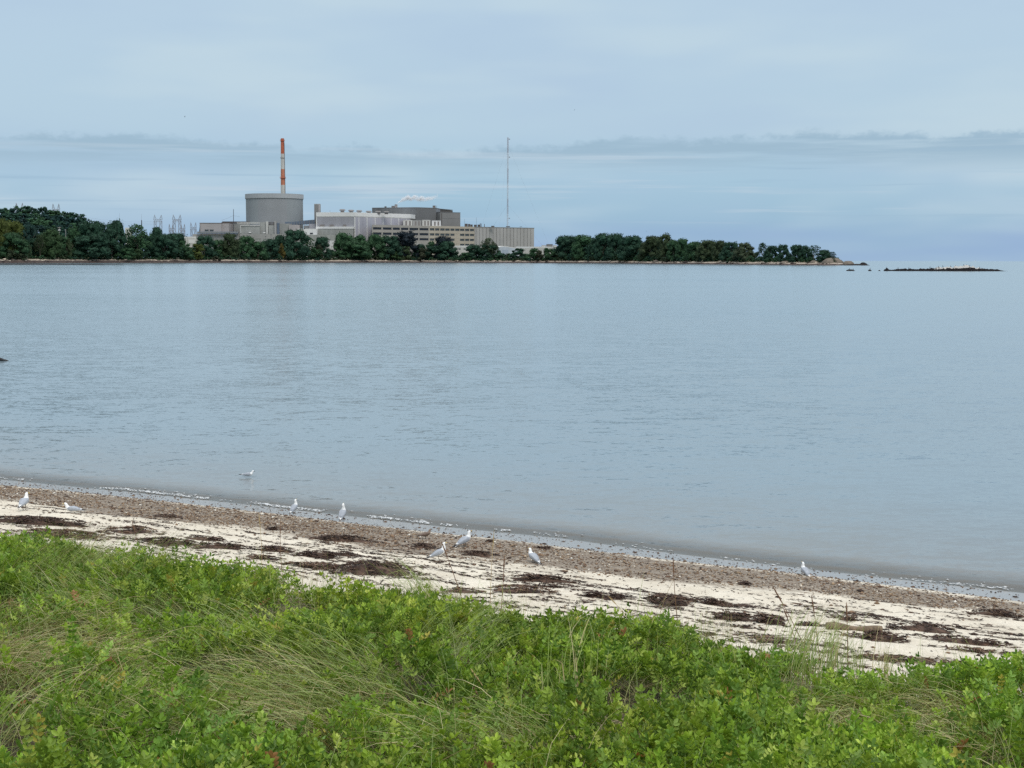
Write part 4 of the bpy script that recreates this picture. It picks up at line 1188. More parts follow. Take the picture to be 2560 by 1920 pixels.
def crown_mesh(kind, j):
    key = (kind, j)
    if key in KIND: return KIND[key]
    a = {'round': (30, 1.0, 2800, 0.026, False, 0.04), 'tall': (26, 0.88, 2500, 0.028, False, 0.04), 'airy': (24, 0.95, 1500, 0.028, True, 0.15),
         'bush': (11, 1.0, 900, 0.05, False, 0.0), 'spire': (12, 0.7, 1100, 0.04, False, 0.02)}[kind]
    V, F = crown_arrays(500 + 17 * j + len(kind) * 101, *a)
    # icosphere triangles are stored as quads with a repeated corner: split them out
    tri = F[:, 2] == F[:, 3]
    me = bpy.data.meshes.new('crown')
    faces = [tuple(q[:3]) if d else tuple(q) for q, d in zip(F.tolist(), tri.tolist())]
    me.from_pydata(V.tolist(), [], faces); me.materials.append(tree_leaf); me.update()
    KIND[key] = me
    return me
TRK = []
for j in range(3):
    r = random.Random(40 + j); b_ = MB()
    b_.path([(0, 0, -0.05), (r.uniform(-.02, .02), 0, 0.2), (r.uniform(-.04, .04), r.uniform(-.03, .03), 0.55)], [0.022, 0.017, 0.010], 7)
    for k_ in range(5):
        a = k_ * 1.3 + r.uniform(0, 1); z0 = r.uniform(0.2, 0.45)
        b_.path([(0, 0, z0), (math.cos(a) * .12, math.sin(a) * .12, z0 + .16), (math.cos(a) * .26, math.sin(a) * .26, z0 + .34)], [0.010, 0.007, 0.003], 5)
    me = bpy.data.meshes.new('trunk'); me.from_pydata(b_.v, [], b_.f); me.materials.append(bark); me.update(); TRK.append(me)

GREENS = {'dark': (0.023, 0.060, 0.040), 'mid': (0.036, 0.084, 0.042), 'light': (0.042, 0.082, 0.036), 'yellow': (0.072, 0.092, 0.024), 'blue': (0.016, 0.044, 0.040),  # blue of distant haze is mixed into the darker greens
          'purple': (0.014, 0.022, 0.032), 'orange': (0.10, 0.078, 0.022), 'olive': (0.042, 0.064, 0.032), 'brown': (0.045, 0.052, 0.034), 'grey': (0.055, 0.075, 0.045)}
def tree(px, top, wpx, off, kind, tone, label, group, base_frac=0.0):
    p = land_pt(px, off); D = p.y
    topz = at(px, top, D).z
    h = topz - p.z; w_ = wpx * D / FPX
    nm = 'tree' if kind != 'bush' else 'shrub'
    root = thing(nm, label, nm, tuple(p), group)
    c = bpy.data.objects.new('crown', crown_mesh(kind, random.randrange(3)))
    lift = {'round': 0.0, 'tall': 0.0, 'airy': 0.10, 'bush': 0.0, 'spire': 0.0}[kind] * h + base_frac * h
    c.scale = (w_ * 1.28, w_ * 1.28, (h - lift) * 1.03); c.location = (0, 0, lift); c.rotation_euler = (0, 0, random.uniform(0, 6.28))
    g = GREENS[tone]; k = random.uniform(0.88, 1.14); c.color = (g[0] * k, g[1] * k, g[2] * k, 1)
    col.objects.link(c); c.parent = root
    if kind != 'bush':
        t_ = bpy.data.objects.new('trunk', TRK[random.randrange(3)]); t_.scale = (h * 0.8, h * 0.8, h); col.objects.link(t_); t_.parent = root
    return root

GL, GM, GR = 'trees along the far left shore', 'trees before the plant buildings', 'trees on the wooded point'
T = [
    (4, 551, 40, 30, 'round', 'yellow', 'yellow green tree at the far left end of the far shore', GL),
    (36, 557, 50, 34, 'round', 'yellow', 'golden green rounded tree second from the far left', GL),
    (30, 585, 62, 24, 'round', 'mid', 'green spreading tree in front of the golden one', GL),
    (77, 562, 32, 50, 'tall', 'blue', 'narrow blue green tree right of the golden tree', GL),
    (101, 589, 27, 26, 'airy', 'olive', 'small olive tree with a bare pale trunk, between the golden tree and the utility pole', GL),
    (92, 598, 40, 40, 'round', 'dark', 'dark tree behind the small olive tree', GL),
    (130, 575, 46, 26, 'tall', 'light', 'light green layered tree below the utility pole with the white box', GL),
    (160, 594, 40, 30, 'tall', 'mid', 'green tree under the second utility pole', GL),
    (186, 571, 38, 44, 'round', 'mid', 'grey green tree behind the big dark domed tree', GL),
    (174, 598, 16, 22, 'spire', 'olive', 'slim olive tree left of the big dark domed tree', GL),
    (234, 557, 72, 30, 'round', 'dark', 'big dark domed tree at the foot of the wooded hill', GL),
    (226, 590, 80, 24, 'round', 'dark', 'broad dark tree skirt below the big domed tree', GL),
    (292, 555, 46, 40, 'round', 'dark', 'dark tree with a knobbly top before the left lightning mast', GL),
    (280, 573, 54, 28, 'tall', 'dark', 'dark green tree in front of the knobbly one', GL),
    (345, 565, 62, 30, 'airy', 'mid', 'open crowned tree with leaning pale trunks before the right lightning mast', GL),
    (352, 590, 66, 40, 'round', 'dark', 'dark tree behind the leaning pale trunks', GL),
    (393, 571, 44, 34, 'tall', 'dark', 'dark pointed tree below the left lattice pylon', GL),
    (412, 588, 52, 26, 'round', 'dark', 'dark sloping tree right of the pointed one', GL),
    (438, 586, 48, 32, 'round', 'dark', 'dark tree beside the low white building', GL),
    (457, 603, 40, 24, 'round', 'mid', 'low green tree at the right end of the dark row', GL),
    (512, 592, 46, 34, 'round', 'dark', 'dark round tree below the beige building with two windows', GM),
    (546, 602, 36, 40, 'round', 'mid', 'small green tree between the dark round one and the willow', GM),
    (577, 587, 44, 28, 'tall', 'olive', 'olive yellow willow like tree below the concrete block', GM),
    (618, 593, 40, 32, 'round', 'mid', 'green tree with ochre flecks right of the willow like one', GM),
    (645, 606, 36, 24, 'round', 'mid', 'low green tree beneath the garage doors', GM),
    (677, 600, 44, 28, 'round', 'dark', 'dark green tree left of the orange shrub', GM),
    (700, 590, 28, 42, 'round', 'dark', 'small dark tree against the pale wall, left of the biggest dome', GM),
    (739, 577, 62, 26, 'round', 'dark', 'big dark dome shaped tree under the round reactor building', GM),
    (774, 594, 26, 40, 'airy', 'mid', 'thin feathery tree right of the big dark dome', GM),
    (804, 595, 36, 36, 'round', 'dark', 'dark round tree below the small white wall window', GM),
    (858, 585, 48, 32, 'round', 'mid', 'green bushy tree below the grey panel wall', GM),
    (898, 590, 44, 30, 'tall', 'mid', 'green tree below the left corner of the long white parapet', GM),
    (880, 604, 66, 24, 'round', 'mid', 'low wide tree in front of the two below the grey panel wall', GM),
    (940, 589, 50, 30, 'round', 'mid', 'green leafy tree at the left end of the office block', GM),
    (974, 592, 52, 28, 'round', 'dark', 'dark green tree before the office block, left of the purple one', GM),
    (1008, 582, 62, 40, 'round', 'purple', 'purple black round tree before the office block', GM),
    (1050, 612, 34, 34, 'round', 'dark', 'small dark tree right of the purple black one', GM),
    (1078, 606, 32, 36, 'round', 'mid', 'small green tree left of the plum topped one', GM),
    (1107, 593, 42, 34, 'round', 'purple', 'plum topped tree before the right office windows', GM),
    (1117, 605, 46, 26, 'round', 'dark', 'green tree in front of the plum topped one', GM),
    (1183, 614, 38, 28, 'round', 'dark', 'low dark tree left of the feathery pale tree', GM),
    (1221, 597, 42, 30, 'airy', 'grey', 'feathery pale green tree before the ribbed warehouse', GM),
    (1222, 612, 46, 34, 'round', 'dark', 'dark tree behind the feathery pale one', GM),
    (1413, 592, 52, 30, 'round', 'dark', 'dark tree with small sky gaps at the left end of the point', GR),
    (1455, 590, 48, 34, 'round', 'mid', 'second crown from the left end of the point, mid green', GR),
    (1490, 597, 30, 44, 'round', 'dark', 'dark narrow crown left of the tallest crown of the point', GR),
    (1508, 586, 44, 32, 'round', 'dark', 'tallest dark crown in the left half of the point', GR),
    (1540, 587, 42, 30, 'round', 'dark', 'dark crown just right of the tallest one', GR),
    (1581, 592, 56, 32, 'round', 'dark', 'broad dark crown left of the two lighter green ones', GR),
    (1628, 593, 46, 30, 'round', 'olive', 'lighter green crown above the tan shore boulder', GR),
    (1662, 587, 38, 34, 'tall', 'olive', 'pointed green crown right of the tan shore boulder', GR),
    (1685, 603, 34, 28, 'round', 'mid', 'rounded crown below and right of the pointed green one', GR),
    (1708, 599, 36, 34, 'tall', 'mid', 'small peaked crown in the middle of the point', GR),
    (1738, 606, 40, 30, 'round', 'mid', 'low crown right of the small peaked one', GR),
    (1772, 603, 46, 32, 'round', 'olive', 'olive crown near the right third of the point', GR),
    (1800, 604, 32, 34, 'round', 'olive', 'olive crown between two others, right of the middle of the point', GR),
    (1825, 607, 38, 30, 'round', 'dark', 'dark crown left of the last big dome of the point', GR),
    (1862, 609, 46, 28, 'round', 'grey', 'last big domed tree before the gap in the point', GR),
    (1905, 609, 28, 30, 'airy', 'dark', 'airy tree right of the gap in the point', GR),
    (1931, 616, 32, 30, 'round', 'dark', 'small dark tree joined to the airy one', GR),
    (1958, 613, 27, 28, 'round', 'dark', 'small round tree left of the white speck on the point', GR),
    (1990, 614, 30, 26, 'round', 'dark', 'small tree in the row near the point\'s end', GR),
    (2013, 616, 28, 26, 'round', 'dark', 'left half of the double crowned tree near the point\'s end', GR),
    (2034, 614, 30, 24, 'airy', 'dark', 'right half of the double crowned tree near the point\'s end', GR),
    (2062, 626, 30, 24, 'round', 'dark', 'second last tree of the point, above the sloping rock', GR),
    (2082, 630, 16, 20, 'airy', 'blue', 'last small tree of the point', GR),
    (29, 625, 23, 14, 'bush', 'grey', 'grey green shrub at the far left by the shore', 'shrubs on the far shore'),
    (52, 627, 25, 13, 'bush', 'grey', 'second grey green shrub at the far left by the shore', 'shrubs on the far shore'),
    (315, 621, 40, 16, 'bush', 'mid', 'wide green shrub before the knobbly dark tree', 'shrubs on the far shore'),
    (346, 623, 22, 15, 'bush', 'light', 'bright green shrub under the leaning pale trunks', 'shrubs on the far shore'),
    (492, 611, 42, 20, 'bush', 'yellow', 'yellowish shrub left of the dark round tree', 'shrubs on the far shore'),
    (706, 612, 17, 20, 'bush', 'orange', 'orange shrub left of the big dark dome', 'shrubs on the far shore'),
    (540, 641, 17, 8, 'bush', 'brown', 'small brown shrub right on the shore below the willow like tree', 'shrubs on the far shore'),
    (790, 622, 32, 22, 'bush', 'mid', 'green shrub right of the big dark dome', 'shrubs on the far shore'),
    (798, 613, 17, 26, 'bush', 'brown', 'small brown shrub before the dark round tree under the white wall', 'shrubs on the far shore'),
    (980, 629, 30, 18, 'bush', 'light', 'light green shrub before the purple black tree', 'shrubs on the far shore'),
    (1015, 617, 28, 22, 'bush', 'olive', 'olive shrub under the purple black tree', 'shrubs on the far shore'),
    (1060, 622, 30, 20, 'bush', 'brown', 'grey brown shrub left of the round dark shrub', 'shrubs on the far shore'),
    (1089, 616, 42, 22, 'bush', 'dark', 'round dark green shrub under the plum topped tree', 'shrubs on the far shore'),
    (1165, 632, 24, 16, 'bush', 'mid', 'small green shrub below the low dark tree', 'shrubs on the far shore'),
    (1296, 622, 38, 24, 'bush', 'dark', 'dark green shrub before the gabled white shed', 'shrubs on the far shore'),
    (1336, 622, 32, 22, 'bush', 'mid', 'green shrub left of the rusty one', 'shrubs on the far shore'),
    (1349, 627, 16, 18, 'bush', 'brown', 'rusty brown shrub right of the gabled white shed', 'shrubs on the far shore'),
    (1371, 622, 28, 22, 'bush', 'mid', 'green shrub before the white wall at the left foot of the point', 'shrubs on the far shore'),
]
for a in T: tree(*a)

# far wood on the hill, and the scrub along the shore: masses nobody could count
def mass(name, label, cat, spots, tones):
    VV, FF, CC = [], [], []; off = 0
    for i, (p, w_, h) in enumerate(spots):
        V, F = crown_arrays(900 + i % 7, 13, 1.0, 420, 0.05, False, 0.0)
        a = random.uniform(0, 6.28); c_, s_ = math.cos(a), math.sin(a)
        V = np.stack([V[:, 0] * c_ - V[:, 1] * s_, V[:, 0] * s_ + V[:, 1] * c_, V[:, 2]], -1) * np.array([w_, w_, h]) + np.array(p)
        VV.append(V); FF.append(F + off); off += len(V)
        g = np.array(GREENS[random.choice(tones)]) * random.uniform(0.8, 1.2)
        CC.append(np.repeat(g[None], len(V), 0) * (0.8 + 0.4 * fbm(V[:, 0] * .3, V[:, 2] * .3, 77)[:, None]))
    V = np.concatenate(VV); F = np.concatenate(FF); C = np.concatenate(CC)
    tri = F[:, 2] == F[:, 3]
    F3 = np.concatenate([F[tri][:, :3], F[~tri][:, [0, 1, 2]], F[~tri][:, [0, 2, 3]]])
    return tag(np_mesh(name, V, F3, mass_mat, {'Col': C}), label, cat, kind='stuff')
mass_mat = attr_mat('wood_foliage', 0.8, 0.15, var=0.25, scale=0.25)
TOPX = [-200, 0, 40, 62, 100, 130, 160, 190, 205, 222, 240]
TOPY = [523, 519, 517, 515, 517, 521, 525, 530, 538, 549, 562]
spots = []
for row, off in enumerate((330, 270, 215, 165, 120)):
    px = -240 + row * 9
    while px < 234 - row * 3:
        p = land_pt(px, off); wpx = random.uniform(34, 50)
        yt = np.interp(px, TOPX, TOPY) + row * 15 + random.uniform(-1.5, 5)
        top = at(px, yt, p.y).z; h = random.uniform(13, 17)
        if px > 205: yt += (px - 205) * 0.2
        spots.append((Vector((p.x, p.y, top - h)), wpx * p.y / FPX, h))
        px += wpx * 0.36
mass('hill_wood', 'dense dark wood covering the hill at the far left', 'wood', spots, ['dark', 'dark', 'mid', 'blue', 'blue'])
spots = []
px = -200
while px < 2090:
    for rep in range(2):
        off = random.uniform(15, 30) if rep == 0 else random.uniform(30, 55)
        p = land_pt(px + random.uniform(-4, 4), off)
        hp = (random.uniform(6, 13) if rep == 0 else random.uniform(16, 30)) if px < 960 else (random.uniform(5, 10) if rep == 0 else random.uniform(9, 18))
        if 1390 < px < 1900: hp = random.uniform(12, 26) * (0.7 if rep == 0 else 1)
        if 60 < px < 460 and rep: hp = random.uniform(28, 44)
        if px > 1880: hp = random.uniform(8, 16)
        k = p.y / FPX
        spots.append((p - Vector((0, 0, 0.4)), random.uniform(12, 24) * k, hp * k))
    px += random.uniform(5, 9)
mass('shore_scrub', 'belt of low green and olive scrub behind the far beach', 'scrub', spots, ['olive', 'mid', 'dark', 'mid', 'dark', 'mid'])

spots = []
px = 1396
while px < 1878:
    for off, f_ in ((40, 0.62), (62, 0.8), (85, 0.9)):
        p = land_pt(px + random.uniform(-4, 4), off); k = p.y / FPX
        yt = np.interp(px, [1396, 1410, 1500, 1540, 1610, 1660, 1720, 1780, 1840, 1878], [612, 595, 592, 591, 598, 594, 608, 607, 612, 625])
        h = (at(px, yt, p.y).z - p.z) * f_ * random.uniform(0.9, 1.05)
        spots.append((p, random.uniform(24, 36) * k, h))
    px += random.uniform(9, 14)
mass('point_wood', 'dense wood filling the point behind its front trees', 'wood', spots, ['dark', 'dark', 'mid', 'olive', 'dark'])
# ---------------------------------------------------------------- rocks
rock_tan = mat('rock_tan', (0.155, 0.13, 0.105), 0.9, 0.3, 0.5, bump=0.2)
rock_dark = mat('rock_dark', (0.014, 0.012, 0.013), 0.9, 0.4, 0.6, bump=0.15)
rock_top = mat('rock_guano', (0.60, 0.59, 0.56), 0.9, 0.35, 0.9)
def rock_arrays(c, sx, sy, sz, seed):
    r = np.random.default_rng(seed)
    v = IV.copy(); n = 0.75 + 0.5 * fbm(v[:, 0] * 1.7 + seed, v[:, 1] * 1.7 + v[:, 2] * 1.3, seed)
    v = v * n[:, None] * np.array([sx, sy, sz]) + np.array(c)
    return v, IF
def rock(name, label, px0, px1, top, D, zb, mm, group='rocks off the point', dep=0.8):
    a = at(px0, 660, D); b_ = at(px1, 660, D); tz = at((px0 + px1) / 2, top, D).z
    c = ((a.x + b_.x) / 2, D, zb); v, f = rock_arrays((0, 0, 0), (b_.x - a.x) / 2, (b_.x - a.x) / 2 * dep, max(0.2, tz - zb), int(px0) + 400)
    return tag(np_mesh(name, v + np.array(c), f, mm, loc=c), label, 'rock', group)
VV, FF = [], []; off = 0; CC = []
for i in range(1300):
    px = rng.uniform(-200, 2100); o_ = rng.uniform(4, 30)
    p = land_pt(px, o_); s = rng.lognormal(-0.6, 0.45)
    v, f = rock_arrays(p + Vector((0, 0, 0.1 * s)), s * 1.4, s, s * 0.7, i)
    VV.append(v); FF.append(f + off); off += len(v)
    g = np.array((0.42, 0.36, 0.29)) if p.z > 1.6 else np.array((0.05, 0.038, 0.034))
    CC.append(np.repeat(g[None] * rng.uniform(0.6, 1.3), len(v), 0))
tag(np_mesh('shore_rocks', np.concatenate(VV), np.concatenate(FF), attr_mat('shore_rock', 0.9, 0.2, scale=0.8), {'Col': np.concatenate(CC)}), 'pale and dark stones strewn along the far beach', 'stones', kind='stuff')
rock('boulder', 'single tan boulder on the beach in the middle of the wooded point', 1633, 1648, 649.5, shoreD(1640) + 14, 1.2, rock_tan, 'boulders on the point')
rock('boulder', 'long sloping tan rock under the last trees of the point', 2052, 2108, 643.5, 1262, -0.5, rock_tan, 'boulders on the point')
rock('boulder', 'rounded tan boulder right of the sloping rock at the point\'s end', 2104, 2136, 651, 1240, -0.4, rock_tan, 'boulders on the point')
rock('boulder', 'small tan boulder left of the sloping rock, below the double crowned tree', 2022, 2044, 651, shoreD(2030) + 12, 0.6, rock_tan, 'boulders on the point')
rock('boulder', 'low pale boulder under the small trees near the point\'s end', 1950, 1972, 652, shoreD(1960) + 12, 0.8, rock_tan, 'boulders on the point')
rock('boulder', 'dark flat topped rock at the very tip of the point', 2147, 2170, 655.5, 1230, -0.6, rock_dark, 'boulders on the point')
rock('boulder', 'low dark ledge running out from the tip of the point', 2100, 2182, 660, 1228, -0.9, rock_dark, 'boulders on the point', 0.3)
rock('reflection_strip', 'long low dark strip off the far left shore, standing in for its reflection', -160, 330, 658.9, 1075, -0.55, rock_dark, None, 0.05)  # low dark mesh added for the dark reflection of the shore
RD = 640.0
rock('sea_rock', 'dark low rock with birds, left of the long reef', 2115, 2138, 673, RD, -0.2, rock_dark)
rock('sea_rock', 'small dark rock between the low bird rock and the long reef', 2170, 2180, 673.5, RD, -0.2, rock_dark)
rock('sea_rock', 'tiny dark rock nearest the reef\'s left end', 2196, 2202, 675, RD, -0.15, rock_dark)
# the long reef: a ridge of broken dark rock whitened along its top
prof_px = [2208, 2212, 2217, 2228, 2245, 2262, 2290, 2320, 2345, 2370, 2395, 2412, 2425, 2440, 2465, 2485, 2492, 2500, 2516]
prof_y = [678, 671.5, 671, 674.5, 672.5, 671.5, 672, 671, 669.2, 668, 666, 663.5, 665, 668.5, 671, 673.2, 672.5, 675.3, 677.5]
V, F, gua = [], [], []; cols = np.arange(2206, 2520, 1.5); rows = 11
for px in cols:
    a = at(px, 677, RD); top = max(0.0, at(px, np.interp(px, prof_px, prof_y), RD).z)
    for j in range(rows):
        s = j / (rows - 1) * 2 - 1
        z = top * (1 - abs(s) ** 1.5) * (0.5 + 1.0 * float(fbm(px * 0.22, j * 0.9, 21, 4))) - 0.35 * abs(s) - 0.05
        V.append((a.x, RD + s * (1.6 + top * 1.1) + 0.8 * float(vnoise(px * .3, j * .9, 33) - .5), z)); gua.append(float(np.interp(px, [2310, 2345, 2440, 2475], [0, 1, 1, 0])) * (z > top * 0.62))
idx = np.arange(len(V)).reshape(len(cols), rows)
F = np.stack([idx[:-1, :-1], idx[1:, :-1], idx[1:, 1:], idx[:-1, 1:]], -1).reshape(-1, 4)
m = bpy.data.materials.new('reef_rock'); m.use_nodes = True
t = NT(m.node_tree); b = t.n['Principled BSDF']
geo = t.new('ShaderNodeNewGeometry'); sp = t.new('ShaderNodeSeparateXYZ'); t.l.new(geo.outputs['Position'], sp.inputs[0])
zz = t.math('ADD', sp.outputs[2], t.math('MULTIPLY', t.math('SUBTRACT', t.noise(geo.outputs['Position'], 0.7, 4), 0.5), 1.3))
gz = t.math('ADD', t.attr('gua'), t.math('MULTIPLY', t.math('SUBTRACT', t.noise(geo.outputs['Position'], 0.9, 4), 0.5), 1.6))
b.inputs['Specular IOR Level'].default_value = 0.1
t.l.new(t.mix(t.step(gz, 0.55, 0.85), (0.011, 0.010, 0.011), (0.42, 0.41, 0.39)), b.inputs['Base Color']); b.inputs['Roughness'].default_value = 0.9
tag(np_mesh('reef', V, F, m, {'gua': gua}, loc=(float(V[len(V) // 2][0]), RD, 0)), 'long low black reef with a whitened crest out in the bay', 'reef')
BIRDS = [(2216, 671, 'dark bird on the raised left end of the long reef'), (2245, 671.5, 'dark bird on the low left part of the reef'), (2272, 671.5, 'dark bird alone on the reef left of the white crest'), (2325, 669.5, 'dark bird at the left start of the reef\'s white crest'),
         (2346, 668.5, 'dark bird on the left side of the reef\'s white crest'), (2357, 667, 'upright dark bird on the reef\'s white crest'), (2377, 667.5, 'dark bird in the middle of the reef\'s white crest'), (2388, 667, 'dark bird left of the reef\'s highest point'),
         (2409, 664, 'dark bird on the reef\'s highest point'), (2416, 664.5, 'second dark bird on the reef\'s highest point'), (2424, 666, 'dark bird just right of the reef\'s highest point'), (2449, 670, 'dark bird on the right slope of the reef')]
cm = mat('cormorant_dark', (0.03, 0.028, 0.03), 0.8, 0.2, 5)
for px, py, lab in BIRDS + [(2124, 674, 'dark bird on the left half of the low bird rock'), (2133, 674.5, 'dark bird on the right end of the low bird rock'), (2175, 673.5, 'dark bird on the small middle rock')]:
    p = at(px, py + 1.2, RD - 0.2); X_ = Matrix.Translation(p) @ Matrix.Rotation(random.uniform(0, 6.28), 4, 'Z') @ Matrix.Scale(1.35, 4)
    b_ = MB().loft([(-.28, .12, .01, .01), (-.15, .2, .06, .05), (0, .32, .10, .09), (.07, .45, .08, .08), (.09, .56, .035, .04), (.12, .64, .04, .035), (.22, .65, .01, .01)], 8)
    b_.tube((0, .04, -.05), (0, .04, .28), .02, .03, 5); b_.tube((0, -.04, -.05), (0, -.04, .28), .02, .03, 5)
    o = b_.build('sea_bird', cm, None, tuple(p), xf=X_, smooth=True); tag(o, lab, 'bird', 'birds on the reef and rocks')

# tiny sail far out
p = at(2438, 653, 6500); p.z = -(p.y ** 2) / (2 * REARTH)
sb = thing('sailboat', 'tiny distant sailboat on the horizon above the reef', 'boat', tuple(p))
MB().loft([(-3.2, .3, .5, .3), (-2, .35, 1.0, .6), (1, .4, 1.0, .6), (3.6, .7, .1, .3)], 8).build('hull', g_white, sb, xf=Matrix.Translation(p))
MB().tube(p + Vector((0, 0, 0)), p + Vector((0, 0, 7.5)), .12, .08, 6).build('mast', g_grey, sb)
MB().add([p + Vector(q) for q in ((.1, 0, 1.2), (2.6, .1, 1.2), (.1, 0, 7), (.1, .08, 1.2), (2.6, .18, 1.2), (.1, .08, 7))], [(0, 1, 2), (3, 5, 4), (0, 3, 4, 1), (1, 4, 5, 2), (2, 5, 3, 0)]).build('sail', g_grey, sb)
# ================================================================ POWER PLANT
GZ = 4.3                                               # ground level at the plant
con_lt = mat('concrete_light', (0.33, 0.325, 0.315), 0.9, 0.08, 0.05, streak=0.06)
con_gr = mat('concrete_grey', (0.314, 0.319, 0.303), 0.9, 0.12, 0.09, streak=0.14)
con_drum = mat('drum_grey', (0.262, 0.282, 0.29), 0.9, 0.05, 0.04, streak=0.05)
con_drum2 = mat('drum_grey_warm', (0.27, 0.28, 0.29), 0.9, 0.05, 0.04, streak=0.05)
con_cap = mat('drum_cap', (0.36, 0.375, 0.385), 0.9, 0.06, 0.05, streak=0.05)
beige = mat('panel_beige', (0.38, 0.355, 0.35), 0.85, 0.05, 0.06, streak=0.04)
dark_roof = mat('roof_dark', (0.10, 0.085, 0.08), 0.9, 0.15, 0.1)
paint_w = mat('paint_white', (0.66, 0.655, 0.64), 0.7, 0.05, 0.08, streak=0.04)
paint_o = mat('paint_offwhite', (0.53, 0.52, 0.49), 0.75, 0.05, 0.08, streak=0.06)
pan_gr = mat('panel_grey', (0.30, 0.30, 0.325), 0.8, 0.05, 0.06, streak=0.06)
pan_lv = mat('panel_lavender', (0.37, 0.365, 0.41), 0.8, 0.06, 0.06, streak=0.08)
dk_clad = mat('cladding_dark', (0.162, 0.168, 0.174), 0.8, 0.08, 0.05, streak=0.25)
dk_clad2 = mat('cladding_slate', (0.15, 0.152, 0.154), 0.8, 0.05, 0.05, streak=0.05)
br_clad = mat('cladding_taupe', (0.225, 0.222, 0.215), 0.85, 0.06, 0.05, streak=0.08)
off_w = mat('office_concrete', (0.42, 0.375, 0.31), 0.85, 0.06, 0.06, streak=0.05)
off_l = mat('office_concrete_grey', (0.335, 0.315, 0.29), 0.85, 0.06, 0.06, streak=0.05)
rib_m = mat('ribbed_panel', (0.365, 0.355, 0.345), 0.85, 0.06, 0.05, streak=0.08)
joint = mat('joint_dark', (0.10, 0.09, 0.085), 0.9, 0.1, 0.1)
glass_d = mat('window_dark', (0.012, 0.014, 0.022), 0.15, 0.1, 0.3, spec=0.5)
glass_l = mat('window_grey', (0.060, 0.072, 0.078), 0.2, 0.15, 0.3, spec=0.5)
steel_b = mat('steel_blue', (0.115, 0.15, 0.20), 0.6, 0.1, 0.2)
steel_g = mat('steel_grey', (0.22, 0.225, 0.235), 0.6, 0.1, 0.2)
vent_m = mat('vent_taupe', (0.22, 0.20, 0.19), 0.8, 0.1, 0.2)
red_p = mat('stack_red', (0.46, 0.13, 0.07), 0.8, 0.12, 0.12, streak=0.25)
org_p = mat('stack_red_faded', (0.52, 0.20, 0.12), 0.8, 0.15, 0.12, streak=0.25)
wht_p = mat('stack_white', (0.56, 0.54, 0.50), 0.8, 0.12, 0.12, streak=0.30)

class Face:
    """a vertical wall plane between two (pixel, depth) ends"""
    def __init__(s, px0, D0, px1, D1):
        a = at(px0, 646, D0); b = at(px1, 646, D1)
        s.A = Vector((a.x, a.y, 0)); s.B = Vector((b.x, b.y, 0))
        s.al = (s.B - s.A).normalized()
        s.n = Vector((s.al.y, -s.al.x, 0))
        if s.n.y > 0: s.n = -s.n
    def p(s, px, py):
        d = ray(px, py); o = Vector((0, 0, CAM_H))
        k = (s.A - o).dot(s.n) / d.dot(s.n)
        return o + d * k
    def z(s, px, py): return s.p(px, py).z
    def box(s, mb, px0, px1, z0, z1, out=0.3, inn=0.0):
        a = s.p(px0, 646); b = s.p(px1, 646)
        a = Vector((a.x, a.y, z0)) - s.n * inn; b = Vector((b.x, b.y, z0)) - s.n * inn
        return mb.obox(a, b - a, s.n * (out + inn), (0, 0, z1 - z0))
    def rect(s, mb, px0, px1, py0, py1, out=0.3, inn=0.0):
        m_ = (px0 + px1) / 2
        return s.box(mb, px0, px1, s.z(m_, py1), s.z(m_, py0), out, inn)
    def back(s, px, dep):
        q = s.p(px, 646); q = Vector((q.x, q.y, 0)) - s.n * dep
        return q
def footprint(pts): return [(q.x, q.y) for q in pts]
def simple(name, label, px0, px1, py0, D, dep, mm, D1=None, zb=GZ, cat='building', group=None, roof=None, roof_t=1.0):
    """plain block with a roof edge; returns root and its face"""
    f = Face(px0, D, px1, D1 or D)
    zt = f.z((px0 + px1) / 2, py0)
    root = thing(name, label, cat, tuple(Vector((f.A.x, f.A.y, zb))), group)
    mb = MB(); pts = [f.A, f.B, f.B - f.n * dep, f.A - f.n * dep]
    mb.prism(footprint(pts), zb, zt - (roof_t if roof else 0)); mb.build('wall', mm, root)
    if roof:
        c = sum(pts, Vector()) / 4
        pts2 = [c + (q - c) * 1.006 for q in pts]
        MB().prism(footprint(pts2), zt - roof_t, zt).build('roof_edge', roof, root)
    return root, f, zt

# ---- round reactor building
D = 2010
c = at(688, 646, D); rad = (758 - 618) / 2 * D / FPX
zt, zr = at(688, 483.2, D - rad).z, at(688, 493.8, D - rad).z
rb = thing('reactor_building', 'round grey windowless reactor building with a pale rim', 'reactor building', (c.x, c.y, GZ))
nseg = 24
for k in range(nseg):
    a0 = 2 * math.pi * (k + 0.31) / nseg; a1 = 2 * math.pi * (k + 1.31) / nseg
    mb = MB(); vs = []; m_ = 6
    for i in range(m_ + 1):
        a = a0 + 0.0005 + (a1 - a0 - 0.0010) * i / m_
        for rr in (rad, rad - 0.6):
            for zz in (GZ, zr):
                vs.append((c.x + math.cos(a) * rr, c.y + math.sin(a) * rr, zz))
    fs = []
    for i in range(m_):
        o_ = i * 4; q = o_ + 4
        fs += [(o_, q, q + 1, o_ + 1), (o_ + 3, q + 3, q + 2, o_ + 2), (o_ + 1, q + 1, q + 3, o_ + 3), (o_ + 2, q + 2, q, o_)]
    fs += [(0, 1, 3, 2), (m_ * 4, m_ * 4 + 2, m_ * 4 + 3, m_ * 4 + 1)]
    mb.add(vs, fs).build('wall_panel', con_drum if (k // 4) % 2 else con_drum2, rb)
MB().tube((c.x, c.y, GZ), (c.x, c.y, zr - 0.05), rad - 0.62, n=64).build('inner_wall', joint, rb)
MB().tube((c.x, c.y, zr - 0.5), (c.x, c.y, zt), rad + 1.0, n=96).build('rim', con_cap, rb)
